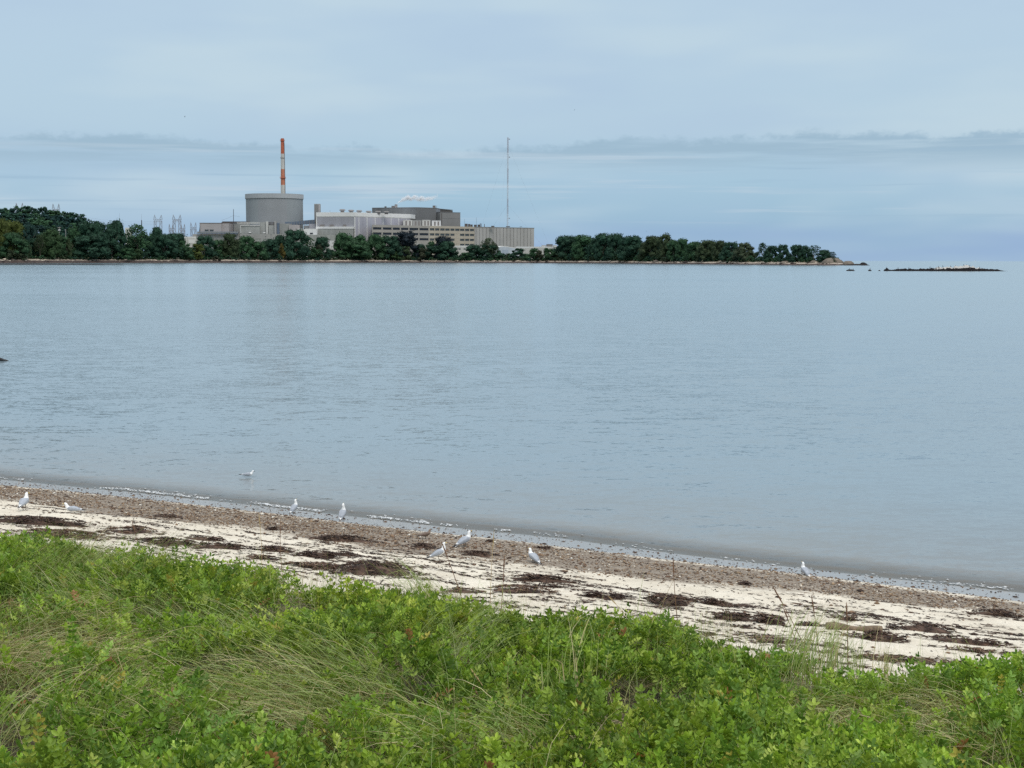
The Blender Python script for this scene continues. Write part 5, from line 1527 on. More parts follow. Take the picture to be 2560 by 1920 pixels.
MB().tube((c.x, c.y, zr - 1.0), (c.x, c.y, zr - 0.5), rad + 0.35, n=96).build('shadow_gap', con_gr, rb)

# ---- striped stack behind it
D = 2110
def sp_(py): return at(709.6, py, D)
base = sp_(640); top = sp_(346)
st = thing('chimney_stack', 'tall red and white striped chimney stack behind the round building', 'chimney', (base.x, base.y, GZ))
zt = top.z
def srad(z): return np.interp(z, [GZ, zt], [15.5 / 2 * D / FPX, 8.0 / 2 * D / FPX])
cuts = [(346, 384.5, red_p), (384.5, 423, wht_p), (423, 462.5, org_p), (462.5, 500, wht_p), (500, 540, org_p), (540, 580, wht_p)]
for a, b_, mm in cuts:
    z1, z0 = sp_(a).z, sp_(b_).z
    MB().tube((base.x, base.y, z0), (base.x, base.y, z1), srad(z0), srad(z1), 24, cap=(a == 346)).build('band', mm, st, smooth=False)
z0 = sp_(580).z; MB().tube((base.x, base.y, GZ), (base.x, base.y, z0), srad(GZ), srad(z0), 24).build('shaft_base', wht_p, st)
for py, ex, hh, mm in ((353, 1.0, 2.2, red_p), (396, 0.5, 1.6, vent_m), (446, 1.4, 2.2, red_p)):
    z = sp_(py).z; mb = MB()
    mb.tube((base.x, base.y, z), (base.x, base.y, z + 0.5), srad(z) + ex, n=24)
    for k in range(12):
        a = k * math.pi / 6; r_ = srad(z) + ex - .1
        mb.tube((base.x + math.cos(a) * r_, base.y + math.sin(a) * r_, z + .5), (base.x + math.cos(a) * r_, base.y + math.sin(a) * r_, z + hh), .1, n=4)
    mb.tube((base.x, base.y, z + hh - .2), (base.x, base.y, z + hh), srad(z) + ex, n=24, cap=False)
    mb.build('platform', mm, st)
z0, z1 = sp_(500).z, sp_(356).z
MB().tube((base.x + srad(z0) * 0.95 + .3, base.y - 1.8, z0), (base.x + srad(z1) * 0.95 + .6, base.y - 1.4, z1), .42, n=6).build('ladder_cage', steel_g, st)

# ---- low beige building, left
root, f, zt = simple('service_building', 'low beige building with two small windows at the left of the plant', 500.5, 554, 557, 1950, 40, beige, roof=dark_roof, roof_t=0.9)
for a, b_ in ((513, 522.5), (525.5, 535)):
    w_ = MB(); f.rect(w_, a, b_, 574, 578, 0.05, 0.3); w_.build('window', glass_l, root)
    fr_ = MB(); f.rect(fr_, a - .5, b_ + .5, 573.2, 574, 0.3); f.rect(fr_, a - .5, b_ + .5, 578, 578.8, 0.3); fr_.build('window_frame', con_lt, root)
e = MB(); e.add([f.p(497.5, 581) , f.p(500.5, 557.5), f.p(500.5, 557.5) - f.n * 30, f.p(497.5, 581) - f.n * 30, f.p(500.4, 581), f.p(500.4, 581) - f.n * 30], [(0, 4, 1), (3, 2, 5), (0, 1, 2, 3), (0, 3, 5, 4), (1, 4, 5, 2)])
e.build('sloped_end', dark_roof, root)
root, f, zt = simple('service_building', 'beige block with a dark roof edge between the two window building and concrete walls', 554.4, 573, 556, 1956, 40, beige, roof=dark_roof, roof_t=1.2)
root, f, zt = simple('service_building', 'low hall with a dark flat roof reaching to the round building\'s foot', 557, 650, 553.6, 1985, 20, con_gr, roof=dark_roof, roof_t=2.6)
for k in range(7):
    m_ = MB(); f.rect(m_, 560 + k * 13, 570 + k * 13, 557, 558.2, .5); m_.build('roof_rail', steel_g, root)
root, f, zt = simple('pipe_bridge', 'blue grey pipe bridge running along the front of the beige building', 494, 596, 579, 1942, 3, steel_b, zb=at(545, 584.3, 1942).z, cat='pipe bridge')
for k in range(9):
    m_ = MB(); f.box(m_, 495 + k * 12, 495.6 + k * 12, GZ, at(545, 584.3, 1942).z, 0.2); m_.build('post', steel_b, root)
m_ = MB(); f.rect(m_, 494, 596, 580.3, 581.2, .3); m_.build('pipe', paint_o, root)
simple('service_building', 'low grey concrete wall block under the blue pipe bridge', 483, 600, 585.4, 1946, 14, con_lt, group=None)
# ---- concrete auxiliary blocks
root, f, zt = simple('concrete_block', 'stained concrete block with a white pipe along its edge', 600.5, 651, 563.5, 1944, 30, con_gr, cat='building')
m_ = MB(); zt_ = f.z(620, 562.5); m_.tube(f.p(602, 583) + f.n * .6, f.p(602, 563.5) + f.n * .6, .42, n=6); m_.tube(f.p(602, 563.5) + f.n * .6, f.p(650, 563.5) + f.n * .6, .42, n=6); m_.build('pipe', paint_w, root)
m_ = MB(); m_.tube(f.p(593, 559) + f.n * .6, f.p(649, 559) + f.n * .6, .38, n=6); m_.tube(f.p(592, 556) , f.p(649, 556.3), .38, n=6); m_.build('roof_pipes', paint_o, root)
for a in (621.5, 657.5):
    m_ = MB(); p_ = f.p(a + 3.5, 582); m_.tube(p_ + f.n * 1.4 + Vector((0, 0, -.3)), p_ + f.n * 1.4 + Vector((0, 0, .6)), 1.9, 1.6, 12); m_.build('white_vent_hood', paint_w, root)
simple('concrete_block', 'narrow concrete block left of the white column', 651.5, 665.8, 555.4, 1947, 30, con_gr)
simple('pipe_column', 'slim pale column between two stained concrete blocks', 666.1, 670.6, 553.5, 1945, 5, paint_o, cat='column')
simple('concrete_block', 'grey concrete block with a dark upper recess', 672, 686.5, 563, 1946, 26, con_gr)
root, f, zt = simple('equipment_rack', 'dark rack of machinery on top of the concrete blocks', 671, 686, 555.5, 1960, 8, joint, zb=at(678, 562.5, 1960).z, cat='machinery')
m_ = MB(); [f.rect(m_, 671.5 + k * 3.6, 673.6 + k * 3.6, 556.5, 562, .5) for k in range(4)]; m_.build('pipes', steel_g, root)
simple('pipe_column', 'pale slab column beside the dark blue pipe', 686.9, 692, 552.2, 1943, 8, con_lt, cat='column')
root, f, zt = simple('pipe_duct', 'dark blue vertical duct on the concrete wall', 693, 698.8, 557.5, 1944, 4, steel_b, cat='duct')
simple('concrete_block', 'wide pale concrete block right of the dark blue duct', 699.2, 722.6, 559, 1948, 30, con_gr)
simple('service_building', 'plain pale beige block left of the white wall', 723, 744.6, 562, 1945, 26, beige)
root, f, zt = simple('service_building', 'long low concrete building with garage doors behind the trees', 601, 722, 585.2, 1925, 14, con_lt)
for a, b_ in ((639.5, 652.5), (661, 672)):
    m_ = MB(); f.rect(m_, a, b_, 597, 604, .06, .1); m_.build('garage_door', con_gr, root)
    m_ = MB(); f.rect(m_, a - .6, b_ + .6, 596, 597, .5); m_.build('lintel', con_gr, root)
root, f, zt = simple('white_building', 'low white building with one small dark window', 744.8, 792.5, 571.8, 1940, 30, paint_w)
m_ = MB(); f.rect(m_, 775.5, 783, 581.8, 585.3, .08, .1); m_.build('window', glass_d, root)
m_ = MB(); f.rect(m_, 775, 783.5, 585.3, 586, .4); m_.build('sill', paint_o, root)
simple('roof_unit', 'grey roof unit beside the foot of the plain square tower', 772.8, 791, 559.8, 1965, 12, pan_gr, cat='roof unit')
simple('roof_unit', 'darker grey roof unit left of the other, under the sloping gallery', 760, 772.3, 563.5, 1962, 12, dk_clad, cat='roof unit')
# ---- sloping gallery
f = Face(708, 1975, 787, 1985)
root = thing('sloping_gallery', 'blue grey gallery sloping up to the square tower', 'gallery', tuple(Vector((f.A.x, f.A.y, GZ))))
def quad_prism(f, pts, dep):
    P_ = [f.p(*q) for q in pts]; n_ = len(P_)
    Q_ = [q - f.n * dep for q in P_]
    return MB().add(P_ + Q_, [tuple(range(n_ - 1, -1, -1)), tuple(range(n_, 2 * n_))] + [(i, (i + 1) % n_, n_ + (i + 1) % n_, n_ + i) for i in range(n_)])
quad_prism(f, [(708, 563), (787, 560), (787, 549), (760, 551.3), (737, 554.2), (710, 555.2)], 14).build('wall', steel_b, root)
for k in range(10):
    a = 722 + k * 6.4; yt = np.interp(a, [710, 737, 760, 787], [555.2, 554.2, 551.3, 549])
    quad_prism(f, [(a, 562), (a + 1.2, 562), (a + 1.2, yt + .6), (a, yt + .6)], -.4).build('rib', steel_g, root)
# ---- square tower
root, f, zt = simple('square_tower', 'plain square grey tower left of the long white parapet', 786.8, 801, 509.6, 2000, 8, br_clad, roof=con_gr, roof_t=1.2, cat='tower')
m_ = MB(); f.rect(m_, 797.5, 800.9, 511.5, 560, .15); m_.build('lighter_strip', beige, root)

# ---- turbine hall with white parapet
f1 = Face(791.5, 1958, 887.5, 1950); f2 = Face(887.5, 1950, 1027, 2032)
zt = f1.z(887, 530.6); zp = f1.z(887, 540.8); zq = f1.z(887, 542.3)
th = thing('turbine_hall', 'long hall with white parapet and grey panel walls', 'turbine hall', (f1.B.x, f1.B.y, GZ))
A_, B_, C_ = f1.A, f1.B, f2.B
back = [A_ - f1.n * 60, C_ - f1.n * 60]
core = [A_ - f1.n * .5 + f1.al * .5, B_ - f1.n * .6, C_ - f2.n * .5 - f2.al * .5, back[1], back[0]]
MB().prism(footprint(core), GZ, zp).build('core', joint, th)
ring = [A_ + f1.n * .3, B_ + (f1.n + f2.n) * .25, C_ + f2.n * .3, back[1], back[0]]
MB().prism(footprint(ring), zp, zt).build('parapet', paint_w, th)
MB().prism(footprint([A_ + f1.n * .1, B_ + (f1.n + f2.n) * .08, C_ + f2.n * .1, back[1], back[0]]), zq, zp - .02).build('fascia', paint_o, th)
for k in range(6):
    a = 794 + (886 - 794) * k / 6; b_ = 794 + (886 - 794) * (k + 1) / 6
    m_ = MB(); f1.box(m_, a, b_ - .12, f1.z(840, 566.5), zq - .05, 0, .45); m_.build('wall_panel', pan_gr, th)
m_ = MB(); f1.box(m_, 791.6, 793.6, GZ, zq - .05, .1, .4); f1.box(m_, 886.3, 887.6, GZ, zq - .05, .1, .4); m_.build('corner_trim', paint_w, th)
m_ = MB(); f1.rect(m_, 792, 886, 566.6, 572, 3.0); m_.build('annex_parapet', paint_w, th)
for a, b_, mm in ((798, 840, con_gr), (840.3, 885, con_gr)):
    m_ = MB(); f1.box(m_, a, b_, GZ, f1.z(840, 572.1), 2.6, .3); m_.build('annex_wall', mm, th)
for a, b_ in ((801, 812), (825.5, 835), (859, 866)):
    m_ = MB(); f1.rect(m_, a, b_, 561.5, 566.4, 2.0, -.4); m_.build('roof_unit', vent_m, th)
thick = [887.9, 897.7, 918, 938.2, 958, 977.8, 997, 1016]; thin = [908, 928, 948.2, 968, 987.4, 1006.5]
for q in thick:
    m_ = MB(); f2.box(m_, q - .75, q + .75, GZ, zq - .05, .35, .4); m_.build('mullion', paint_w, th)
for q in thin:
    m_ = MB(); f2.box(m_, q - .4, q + .4, GZ, zq - .05, .2, .4); m_.build('mullion', pan_lv if q != 928 else mat('mullion_blue', (0.36, 0.43, 0.50), .7, .05, .1), th)
edges = sorted(thick + thin + [1026.5])
for a, b_ in zip(edges[:-1], edges[1:]):
    m_ = MB(); f2.box(m_, a + .45, b_ - .45, GZ, zq - .06, .02, .42); m_.build('wall_panel', pan_lv, th)
for i, (px, py) in enumerate(((856, 523), (878, 524.5), (898, 525.5), (921.8, 527), (945, 527.5), (966, 528))):
    D = 1985; p_ = at(px, 531, D); z1 = at(px, py, D).z; r_ = 7.6 * D / FPX
    lab = ('leftmost', 'second from left', 'third from left', 'fourth from left', 'fifth from left', 'rightmost')[i]
    v = thing('roof_ventilator', lab + ' mushroom shaped ventilator on the long white parapet roof', 'ventilator', (p_.x, p_.y, zt), 'ventilators on the turbine hall roof')
    MB().tube((p_.x, p_.y, zt - 1.5), (p_.x, p_.y, z1 - 1.6), r_ * .62, n=14).build('neck', vent_m, v)
    MB().tube((p_.x, p_.y, z1 - 2.0), (p_.x, p_.y, z1 - 1.0), r_, r_ * .98, n=16).build('hood', steel_g, v)
    MB().tube((p_.x, p_.y, z1 - 1.0), (p_.x, p_.y, z1), r_ * .98, r_ * .7, n=16).build('cap', vent_m, v)
p_ = at(825, 531, 1980); MB_ = MB().tube((p_.x, p_.y, zt - .5), at(825, 525, 1980), .25, .2, 6)
tag(MB_.build('vent_pipe', steel_g, None, (p_.x, p_.y, zt)), 'thin vent pipe on the roof, left of the ventilators', 'pipe')
tower_foot = None
simple('concrete_block', 'low stained concrete wall in front of the white building', 762, 840, 587, 1930, 10, con_gr)
for a, b_, y0, y1, lab in ((764.5, 788, 602, 607, 'low white trailer between the big dark dome and the dark round tree'), (821, 838.5, 601, 607.5, 'low white trailer left of the green bushy tree'), (774, 804, 622.5, 626, 'white trailer roof low among the shrubs right of the big dark dome'),
                           (1042, 1056, 609, 613.5, 'small white trailer roof right of the purple black tree')):
    r_, f_, z_ = simple('white_trailer', lab, a, b_, y0, shoreD(a) + 75, 4, paint_w, zb=max(land_pt(a, 75).z, 2.0), cat='trailer', group='white trailers behind the trees')
    m_ = MB(); f_.box(m_, a + .3, b_ - .3, z_ - .35, z_ - .1, .15); m_.build('roof_trim', paint_o, r_)
    m_ = MB(); f_.box(m_, a + 2, a + 4, z_ - 3, z_ - 1, .06); m_.build('door', pan_gr, r_)

# ---- big dark building behind
f1 = Face(931, 2085, 1041, 2062); f2 = Face(1041, 2062, 1090.5, 2085); f3 = Face(1090.5, 2085, 1101, 2120)
zt = f1.z(1041, 518)
dk = thing('dark_building', 'large dark grey windowless building behind the office block', 'building', (f1.B.x, f1.B.y, GZ))
for f, a, b_, mm, n_ in ((f1, 931, 1041, dk_clad, 8), (f2, 1041, 1090.5, dk_clad2, 3), (f3, 1090.5, 1101, mat('cladding_pale_slate', (0.19, 0.20, 0.215), .8, .06, .05, streak=.15), 1)):
    for k in range(n_):
        q0 = a + (b_ - a) * k / n_; q1 = a + (b_ - a) * (k + 1) / n_
        m_ = MB(); f.box(m_, q0, q1 - .06, GZ, zt - .9, 0, .6); m_.build('wall_panel', mm, dk)
core = [f1.A - f1.n * .7, f1.B - f1.n * .9, f2.B - f2.n * .9, f3.B - f3.n * .7, f3.B - f1.n * 50, f1.A - f1.n * 50]
MB().prism(footprint(core), GZ, zt - 1.2).build('core', joint, dk)
MB().prism(footprint([f1.A + f1.n * .2, f1.B + f1.n * .2, f2.B + f2.n * .2, f3.B + f3.n * .2, f3.B - f1.n * 50, f1.A - f1.n * 50]), zt - .9, zt).build('roof_edge', dk_clad2, dk)
for a, b_, y0, mm, lab in ((979.5, 987, 514.5, vent_m, 'low taupe box on the dark roof, left of the steaming vent'), (987.4, 994, 510.8, beige, 'pale steaming vent on the dark building roof'),
                           (962, 966.5, 515.8, joint, 'short dark vent left on the dark building roof'), (1082, 1089, 513.8, vent_m, 'taupe roof vent at the right end of the dark building')):
    z0 = zt; r_, f_, z_ = simple('roof_vent', lab, a, b_, y0, 2095, 4, mm, zb=z0 - .02, cat='vent', group='vents on the dark building roof')
    m_ = MB(); f_.box(m_, a - .3, b_ + .3, z_ - .9, z_ - .5, .25); m_.build('collar', steel_g, r_)
p_ = at(1091.5, 516, 2090); tag(MB().tube((p_.x, p_.y, zt - .3), at(1091.5, 514, 2090), .2, n=6).build('vent_pipe', joint, None, (p_.x, p_.y, zt)), 'thin dark pipe beside the right roof vent of the dark building', 'pipe')
root, f, zt2 = simple('annex_building', 'taupe windowless block joined to the right of the dark building', 1101, 1151, 530.5, 2080, 40, br_clad, D1=2100, roof=dk_clad2, roof_t=.9)
m_ = MB(); f.rect(m_, 1103.3, 1105.2, 532.5, 562, .12, .1); m_.build('dark_seam', joint, root)
m_ = MB(); f.rect(m_, 1105.6, 1150.6, 546, 546.4, .10, .1); m_.build('seam', dk_clad, root)

# ---- office block and ribbed warehouse
F1 = Face(931, 1925, 1073.5, 1985); F2 = Face(1073.5, 1985, 1335.5, 2100)
zt = F1.z(931, 561.8)
ob = thing('office_block', 'sand coloured office block with rows of dark windows', 'office building', (F1.B.x, F1.B.y, GZ))
E2 = F2.p(1186, 646); E2 = Vector((E2.x, E2.y, 0))
obk = at(934, 646, 1972); obk.z = 0
core = [F1.A - F1.n * 1.2 + F1.al * .4, F1.B - F1.n * 1.3, E2 - F2.n * 1.2, E2 - F2.n * 45, obk]
MB().prism(footprint(core), GZ, zt - .3).build('core', joint, ob)
MB().prism(footprint([F1.A - F1.n * 1, F1.B - F1.n * 1, E2 - F2.n * 1, E2 - F2.n * 45, obk]), zt - .25, zt).build('roof', off_l, ob)
def facade(f, x0, x1, cols_, rows_, wm_, pm, gm, skip=()):
    zs = [(f.z((x0 + x1) / 2, a), f.z((x0 + x1) / 2, b_)) for a, b_ in rows_]
    prev = zt
    for (z1, z0) in zs + [(GZ, GZ)]:
        if prev - z1 > .1:
            m_ = MB(); f.box(m_, x0, x1, z1, prev, .10, .9); m_.build('spandrel', wm_, ob)
        prev = z0
    ed = [x0] + [q for cc in cols_ for q in cc] + [x1]
    for ri, (z1, z0) in enumerate(zs):
        for a, b_ in zip(ed[0::2], ed[1::2]):
            m_ = MB(); f.box(m_, a, b_, z0 + .01, z1 - .01, .02, .9); m_.build('pier', pm, ob)
        for ci, (a, b_) in enumerate(cols_):
            m_ = MB()
            if (ri, ci) in skip:
                f.box(m_, a + .02, b_ - .02, z0 + .01, z1 - .01, .04, .9); m_.build('blank_panel', wm_, ob); continue
            f.box(m_, a + .02, b_ - .02, z0 + .01, z1 - .01, -.55, .75); w_ = m_.build('window', gm, ob)
            m_ = MB(); mid = (a + b_) / 2
            f.box(m_, mid - .12, mid + .12, z0 + .02, z1 - .02, -.45, .54); f.box(m_, a + .03, b_ - .03, z0 + .01, z0 + .12, -.4, .54); m_.build('window_frame', joint, w_)
facade(F1, 931, 1073.5, [(933, 954), (957.8, 979.2), (982.6, 999.8), (1003, 1021), (1024, 1045.8), (1049, 1071.2)],
       [(569.2, 575), (581.9, 587.7), (594.7, 600.3)], off_l, off_l, glass_d)
facade(F2, 1073.5, 1186, [(1075, 1086), (1088, 1098.6), (1100.8, 1111.7), (1113.2, 1124), (1126, 1136.2), (1138, 1148.8), (1150.2, 1161), (1162.8, 1173), (1174.8, 1185)],
       [(571.4, 577.2), (584.0, 589.7), (596.6, 602.2), (609.2, 614.6)], off_w, off_w, glass_l, skip={(r_, 5) for r_ in (1, 2, 3)})
wh = thing('warehouse', 'long windowless warehouse of ribbed grey beige panels right of the offices', 'warehouse', (E2.x, E2.y, GZ))
MB().prism(footprint([E2 - F2.n * .6 + F2.al * .2, F2.B - F2.n * .6 - F2.al * .2, F2.B - F2.n * 45, E2 - F2.n * 45 + F2.al * .2]), GZ, zt - .5).build('core', joint, wh)
q = np.linspace(1190, 1335.3, 18); q = np.concatenate([[1186.2], q])
for a, b_ in zip(q[:-1], q[1:]):
    m_ = MB(); F2.box(m_, a + .42, b_ - .42, GZ, zt - 1.0, .05 + random.uniform(0, .06), .6); m_.build('wall_panel', rib_m, wh)
m_ = MB(); F2.box(m_, 1186.2, 1335.5, zt - 1.0, zt - .0, .25, .6); m_.build('roof_edge', br_clad, wh)
# roof units
for a, b_, y0, mm, lab in ((1008, 1031, 549.5, paint_o, 'pale roof unit above the third and fourth window bay'), (1032, 1053, 550.3, con_lt, 'pale grey roof unit in the middle of the office roof'), (1056, 1075.5, 549.4, paint_o, 'cream roof unit with louvres on the office roof'),
                           (1080, 1101.5, 551, paint_w, 'white roof unit at the right of the office roof row')):
    r_, f_, z_ = simple('rooftop_unit', lab, a, b_, y0, 2010, 10, mm, zb=zt, cat='roof unit', group='machine houses on the office roof')
    for k in (0.25, 0.65):
        m_ = MB(); w_ = b_ - a; f_.box(m_, a + w_ * k, a + w_ * (k + .2), zt + 1, z_ - 1.6, .08); m_.build('louvre', vent_m, r_)
    m_ = MB(); f_.box(m_, a - .1, b_ + .1, z_ - .3, z_ + .05, .2, .1); m_.build('roof_trim', con_lt, r_)
m_ = None
for a, b_, y0, lab in ((1162, 1169, 559.3, 'leftmost dark box on the ribbed end roof'), (1170, 1175.5, 560, 'second dark box from the left on the ribbed end roof'), (1176, 1181.5, 561.3, 'third, lower dark box on the ribbed end roof'),
                       (1185, 1192, 561.8, 'fourth dark box on the ribbed end roof'), (1194, 1199.5, 561.5, 'dark box left of the short pipes on the roof'), (1228, 1236, 564.6, 'low dark box in the middle of the ribbed roof'), (1265, 1275, 565.5, 'low dark box at the foot of the mast'), (1299, 1305, 566.6, 'low dark box at the right of the ribbed roof')):
    r_, f_, z_ = simple('roof_box', lab, a, b_, y0, 2045, 4, joint, zb=zt, cat='roof unit', group='dark boxes on the ribbed warehouse roof')
    m_ = MB(); f_.box(m_, a - .15, b_ + .15, z_ - .25, z_ + .05, .2); m_.build('lid', vent_m, r_)
for px, y0, lab in ((1200.5, 558.2, 'left short dark pipe on the ribbed warehouse roof'), (1203, 558.8, 'middle short dark pipe on the ribbed warehouse roof'), (1211, 559.8, 'right short dark pipe on the ribbed warehouse roof'), (1191, 543.5, 'thin whip aerial on the ribbed warehouse roof'), (1161.5, 547.5, 'thin whip aerial right of the taupe block')):
    p_ = at(px, 565, 2048); r_ = .45 if y0 > 550 else .13
    o_ = MB().tube((p_.x, p_.y, zt), at(px, y0, 2048), r_, r_ * .9, 8); o_.tube((p_.x, p_.y, zt), (p_.x, p_.y, zt + .3), r_ * 1.6, n=8)
    tag(o_.build('roof_pipe' if y0 > 550 else 'aerial', joint, None, (p_.x, p_.y, zt)), lab, 'pipe' if y0 > 550 else 'aerial')

# ---- low white sheds in front, right
wh_sh = mat('shed_blue_white', (0.47, 0.52, 0.58), .8, .06, .1, streak=.05)
root, f, z_ = simple('white_shed', 'long low white shed at the foot of the office windows', 1126, 1178, 614, 1885, 14, paint_o, roof=paint_w, roof_t=1.9)
for k in range(3):
    m_ = MB(); f.rect(m_, 1133 + k * 13, 1139 + k * 13, 621, 624, .08, .05); m_.build('window', glass_l, root)
f = Face(1236, 1862, 1298, 1880)
root = thing('gabled_shed', 'pale blue white shed with a low gable and a big door', 'shed', (f.A.x, f.A.y, GZ))
quad_prism(f, [(1237, 640), (1297, 640), (1297, 622), (1262, 616.8), (1237, 619.5)], 60).build('wall', wh_sh, root)
m_ = quad_prism(f, [(1236, 619.6), (1262, 616.8), (1299, 622.1), (1299, 620.8), (1262, 615.2), (1236, 618.2)], 62); m_.build('roof', paint_w, root)
m_ = MB(); f.rect(m_, 1255, 1271, 624, 634, .1, .05); m_.build('door', mat('shed_door', (0.36, 0.42, 0.50), .7, .06, .2), root)
root, f, z_ = simple('white_shed', 'long white shed with a bright roof right of the gabled shed', 1290, 1396, 616.5, 1905, 16, paint_o, roof=paint_w, roof_t=2.0, D1=1890)
for k in range(8):
    m_ = MB(); f.box(m_, 1303 + k * 11, 1303.4 + k * 11, GZ, z_ - 2.1, .1); m_.build('seam', con_lt, root)
root, f, z_ = simple('roof_box', 'brown box above the white shed at the left foot of the wooded point', 1366, 1381.5, 610.5, 1930, 8, vent_m, cat='roof unit', zb=at(1370, 618, 1930).z)
m_ = MB(); f.box(m_, 1365.6, 1382, z_ - .5, z_ + .1, .2, .1); m_.build('lid', dk_clad, root)
root, f, z_ = simple('roof_box', 'small white box left of the brown one above the white shed', 1354, 1365, 613.2, 1932, 8, paint_w, cat='roof unit', zb=at(1360, 617, 1932).z); m_ = MB(); f.box(m_, 1353.7, 1365.3, z_ - .4, z_ + .1, .2); m_.build('lid', paint_o, root)
root, f, z_ = simple('roof_box', 'small white box right of the brown one above the white shed', 1382.6, 1392, 613, 1932, 8, paint_w, cat='roof unit', zb=at(1386, 617.5, 1932).z); m_ = MB(); f.box(m_, 1382.3, 1392.3, z_ - .4, z_ + .1, .2); m_.build('lid', paint_o, root)
# left low white building
root, f, z_ = simple('white_shed', 'low white building with a bright flat roof at the far left of the plant', 428, 491, 591.3, 1840, 16, paint_o, roof=paint_w, roof_t=2.0)
m_ = MB(); f.rect(m_, 473, 487, 599, 608, .15); m_.build('white_door', paint_w, root)
root, f, z_ = simple('white_shed', 'small white roof seen between the two dark trees under the lightning masts', 314, 326, 569, 1860, 12, paint_o, roof=paint_w, roof_t=3.0)
m_ = MB(); f.box(m_, 315, 325, z_ - 6.5, z_ - 5.5, .2); m_.build('band', paint_w, root)

# ---- lattice masts and pylons
galv = mat('galvanised_steel', (0.27, 0.275, 0.31), .6, .08, .2)
mast_r = mat('mast_red_hazed', (0.30, 0.235, 0.24), .7, .08, .2)  # greying by distance is mixed into both mast colours
mast_w = mat('mast_white_hazed', (0.52, 0.53, 0.55), .7, .08, .2)
def bars(mb, segs, r=.14, n=4):
    for a, b_ in segs: mb.tube(a, b_, r, n=n, cap=False)
D = 2150
pb, pt = at(1268.6, 640, D), at(1269.8, 343.5, D); pb.z = GZ
ms = thing('radio_mast', 'very tall slender lattice radio mast behind the ribbed warehouse', 'mast', tuple(pb))
nsec = 8
for k in range(nsec):
    z0 = GZ + (pt.z - GZ) * k / nsec; z1 = GZ + (pt.z - GZ) * (k + 1) / nsec; mb = MB(); w_ = 1.05
    cs = [Vector((pb.x + (pt.x - pb.x) * k / nsec, pb.y, 0)) + Vector((math.cos(a) * w_, math.sin(a) * w_, 0)) for a in (0.5, 2.6, 4.7)]
    for q in cs: bars(mb, [(q + Vector((0, 0, z0)), q + Vector((0, 0, z1)))], .17)
    nb = 9
    for i in range(nb):
        za = z0 + (z1 - z0) * i / nb; zb = z0 + (z1 - z0) * (i + 1) / nb
        for j in range(3):
            u_, v_ = cs[j], cs[(j + 1) % 3]
            if i % 2: u_, v_ = v_, u_
            bars(mb, [(u_ + Vector((0, 0, za)), v_ + Vector((0, 0, zb))), (u_ + Vector((0, 0, za)), v_ + Vector((0, 0, za)))], .11)
    mb.build('mast_section', mast_r if k % 2 else mast_w, ms)
for py, dx in ((348, 1.8), (393, 1.8), (546, 1.7)):
    p_ = at(1269.3, py, D); mb = MB(); mb.tube(p_, p_ + Vector((dx + .8, 0, 0)), .14, n=5); mb.tube(p_ + Vector((dx + .8, -.3, 0)), p_ + Vector((dx + .8, .3, 0)), .9, n=12); mb.build('dish', galv, ms)
for a in (0.3, 2.4, 4.5):
    for s in (.45, .95):
        MB().tube((pb.x, pb.y, GZ + (pt.z - GZ) * s), (pb.x + math.cos(a) * 75, pb.y + math.sin(a) * 75, GZ), .05, n=4).build('guy_wire', galv, ms)

def pylon(label, px0, px1, peak, beam0, beam1, D, rbar=.20, zb=GZ):
    """twin peaked portal pylon: two masts flaring into a bridge beam"""
    a = at(px0, 646, D); b_ = at(px1, 646, D); W_ = b_.x - a.x; cx_ = (a.x + b_.x) / 2
    zp_, z1, z0 = at(px0, peak, D).z, at(px0, beam0, D).z, at(px0, beam1, D).z
    root = thing('pylon', label, 'pylon', (cx_, D, zb), 'lattice pylons at the plant')
    body = MB(); d = 1.6
    for y in (D - d, D + d):
        for s in (-1, 1):
            ft = Vector((cx_ + s * W_ * .40, y, zb)); kn = Vector((cx_ + s * W_ * .46, y, z0)); inn = Vector((cx_ + s * W_ * .20, y, z0)); ft2 = Vector((cx_ + s * W_ * .10, y, zb + (z0 - zb) * .25))
            bars(body, [(ft, kn), (ft2, inn), (ft, ft2)], rbar)
            for i in range(6):
                u_ = i / 6; v_ = (i + 1) / 6
                bars(body, [(ft.lerp(kn, u_), ft2.lerp(inn, v_)), (ft2.lerp(inn, u_), ft.lerp(kn, v_))], rbar * .6)
    body.build('legs', galv, root)
    beam = MB()
    for y in (D - d, D + d):
        bars(beam, [(Vector((cx_ - W_ / 2, y, z)), Vector((cx_ + W_ / 2, y, z))) for z in (z0, z1)], rbar)
        n_ = 8
        for i in range(n_):
            xa = cx_ - W_ / 2 + W_ * i / n_; xb = cx_ - W_ / 2 + W_ * (i + 1) / n_
            za, zb_ = (z0, z1) if i % 2 else (z1, z0)
            bars(beam, [(Vector((xa, y, za)), Vector((xb, y, zb_)))], rbar * .8)
    beam.build('crossbeam', galv, root)
    for s in (-1, 1):
        pk = MB(); tip = Vector((cx_ + s * W_ * .40, D, zp_))
        for y in (D - d, D + d):
            bars(pk, [(Vector((cx_ + s * W_ * .48, y, z1)), tip), (Vector((cx_ + s * W_ * .20, y, z1)), tip)], rbar)
        for q in (.3, .6): bars(pk, [(Vector((cx_ + s * W_ * .48, D, z1)).lerp(tip, q), Vector((cx_ + s * W_ * .20, D, z1)).lerp(tip, q))], rbar * .7)
        pk.build('peak', galv, root)
    for i in range(3):
        x_ = cx_ + (i - 1) * W_ * .36; MB().tube((x_, D, z0), (x_, D, z0 - 3.2), .22, .15, 6).build('insulator', galv, root)
    return root
pylon('twin peaked lattice pylon standing alone, behind the dark pointed tree', 386, 407.5, 537, 548, 553.5, 2060)
pylon('largest twin peaked pylon, right of the one standing alone', 433, 455, 536.5, 548.5, 552.5, 2060, .24)
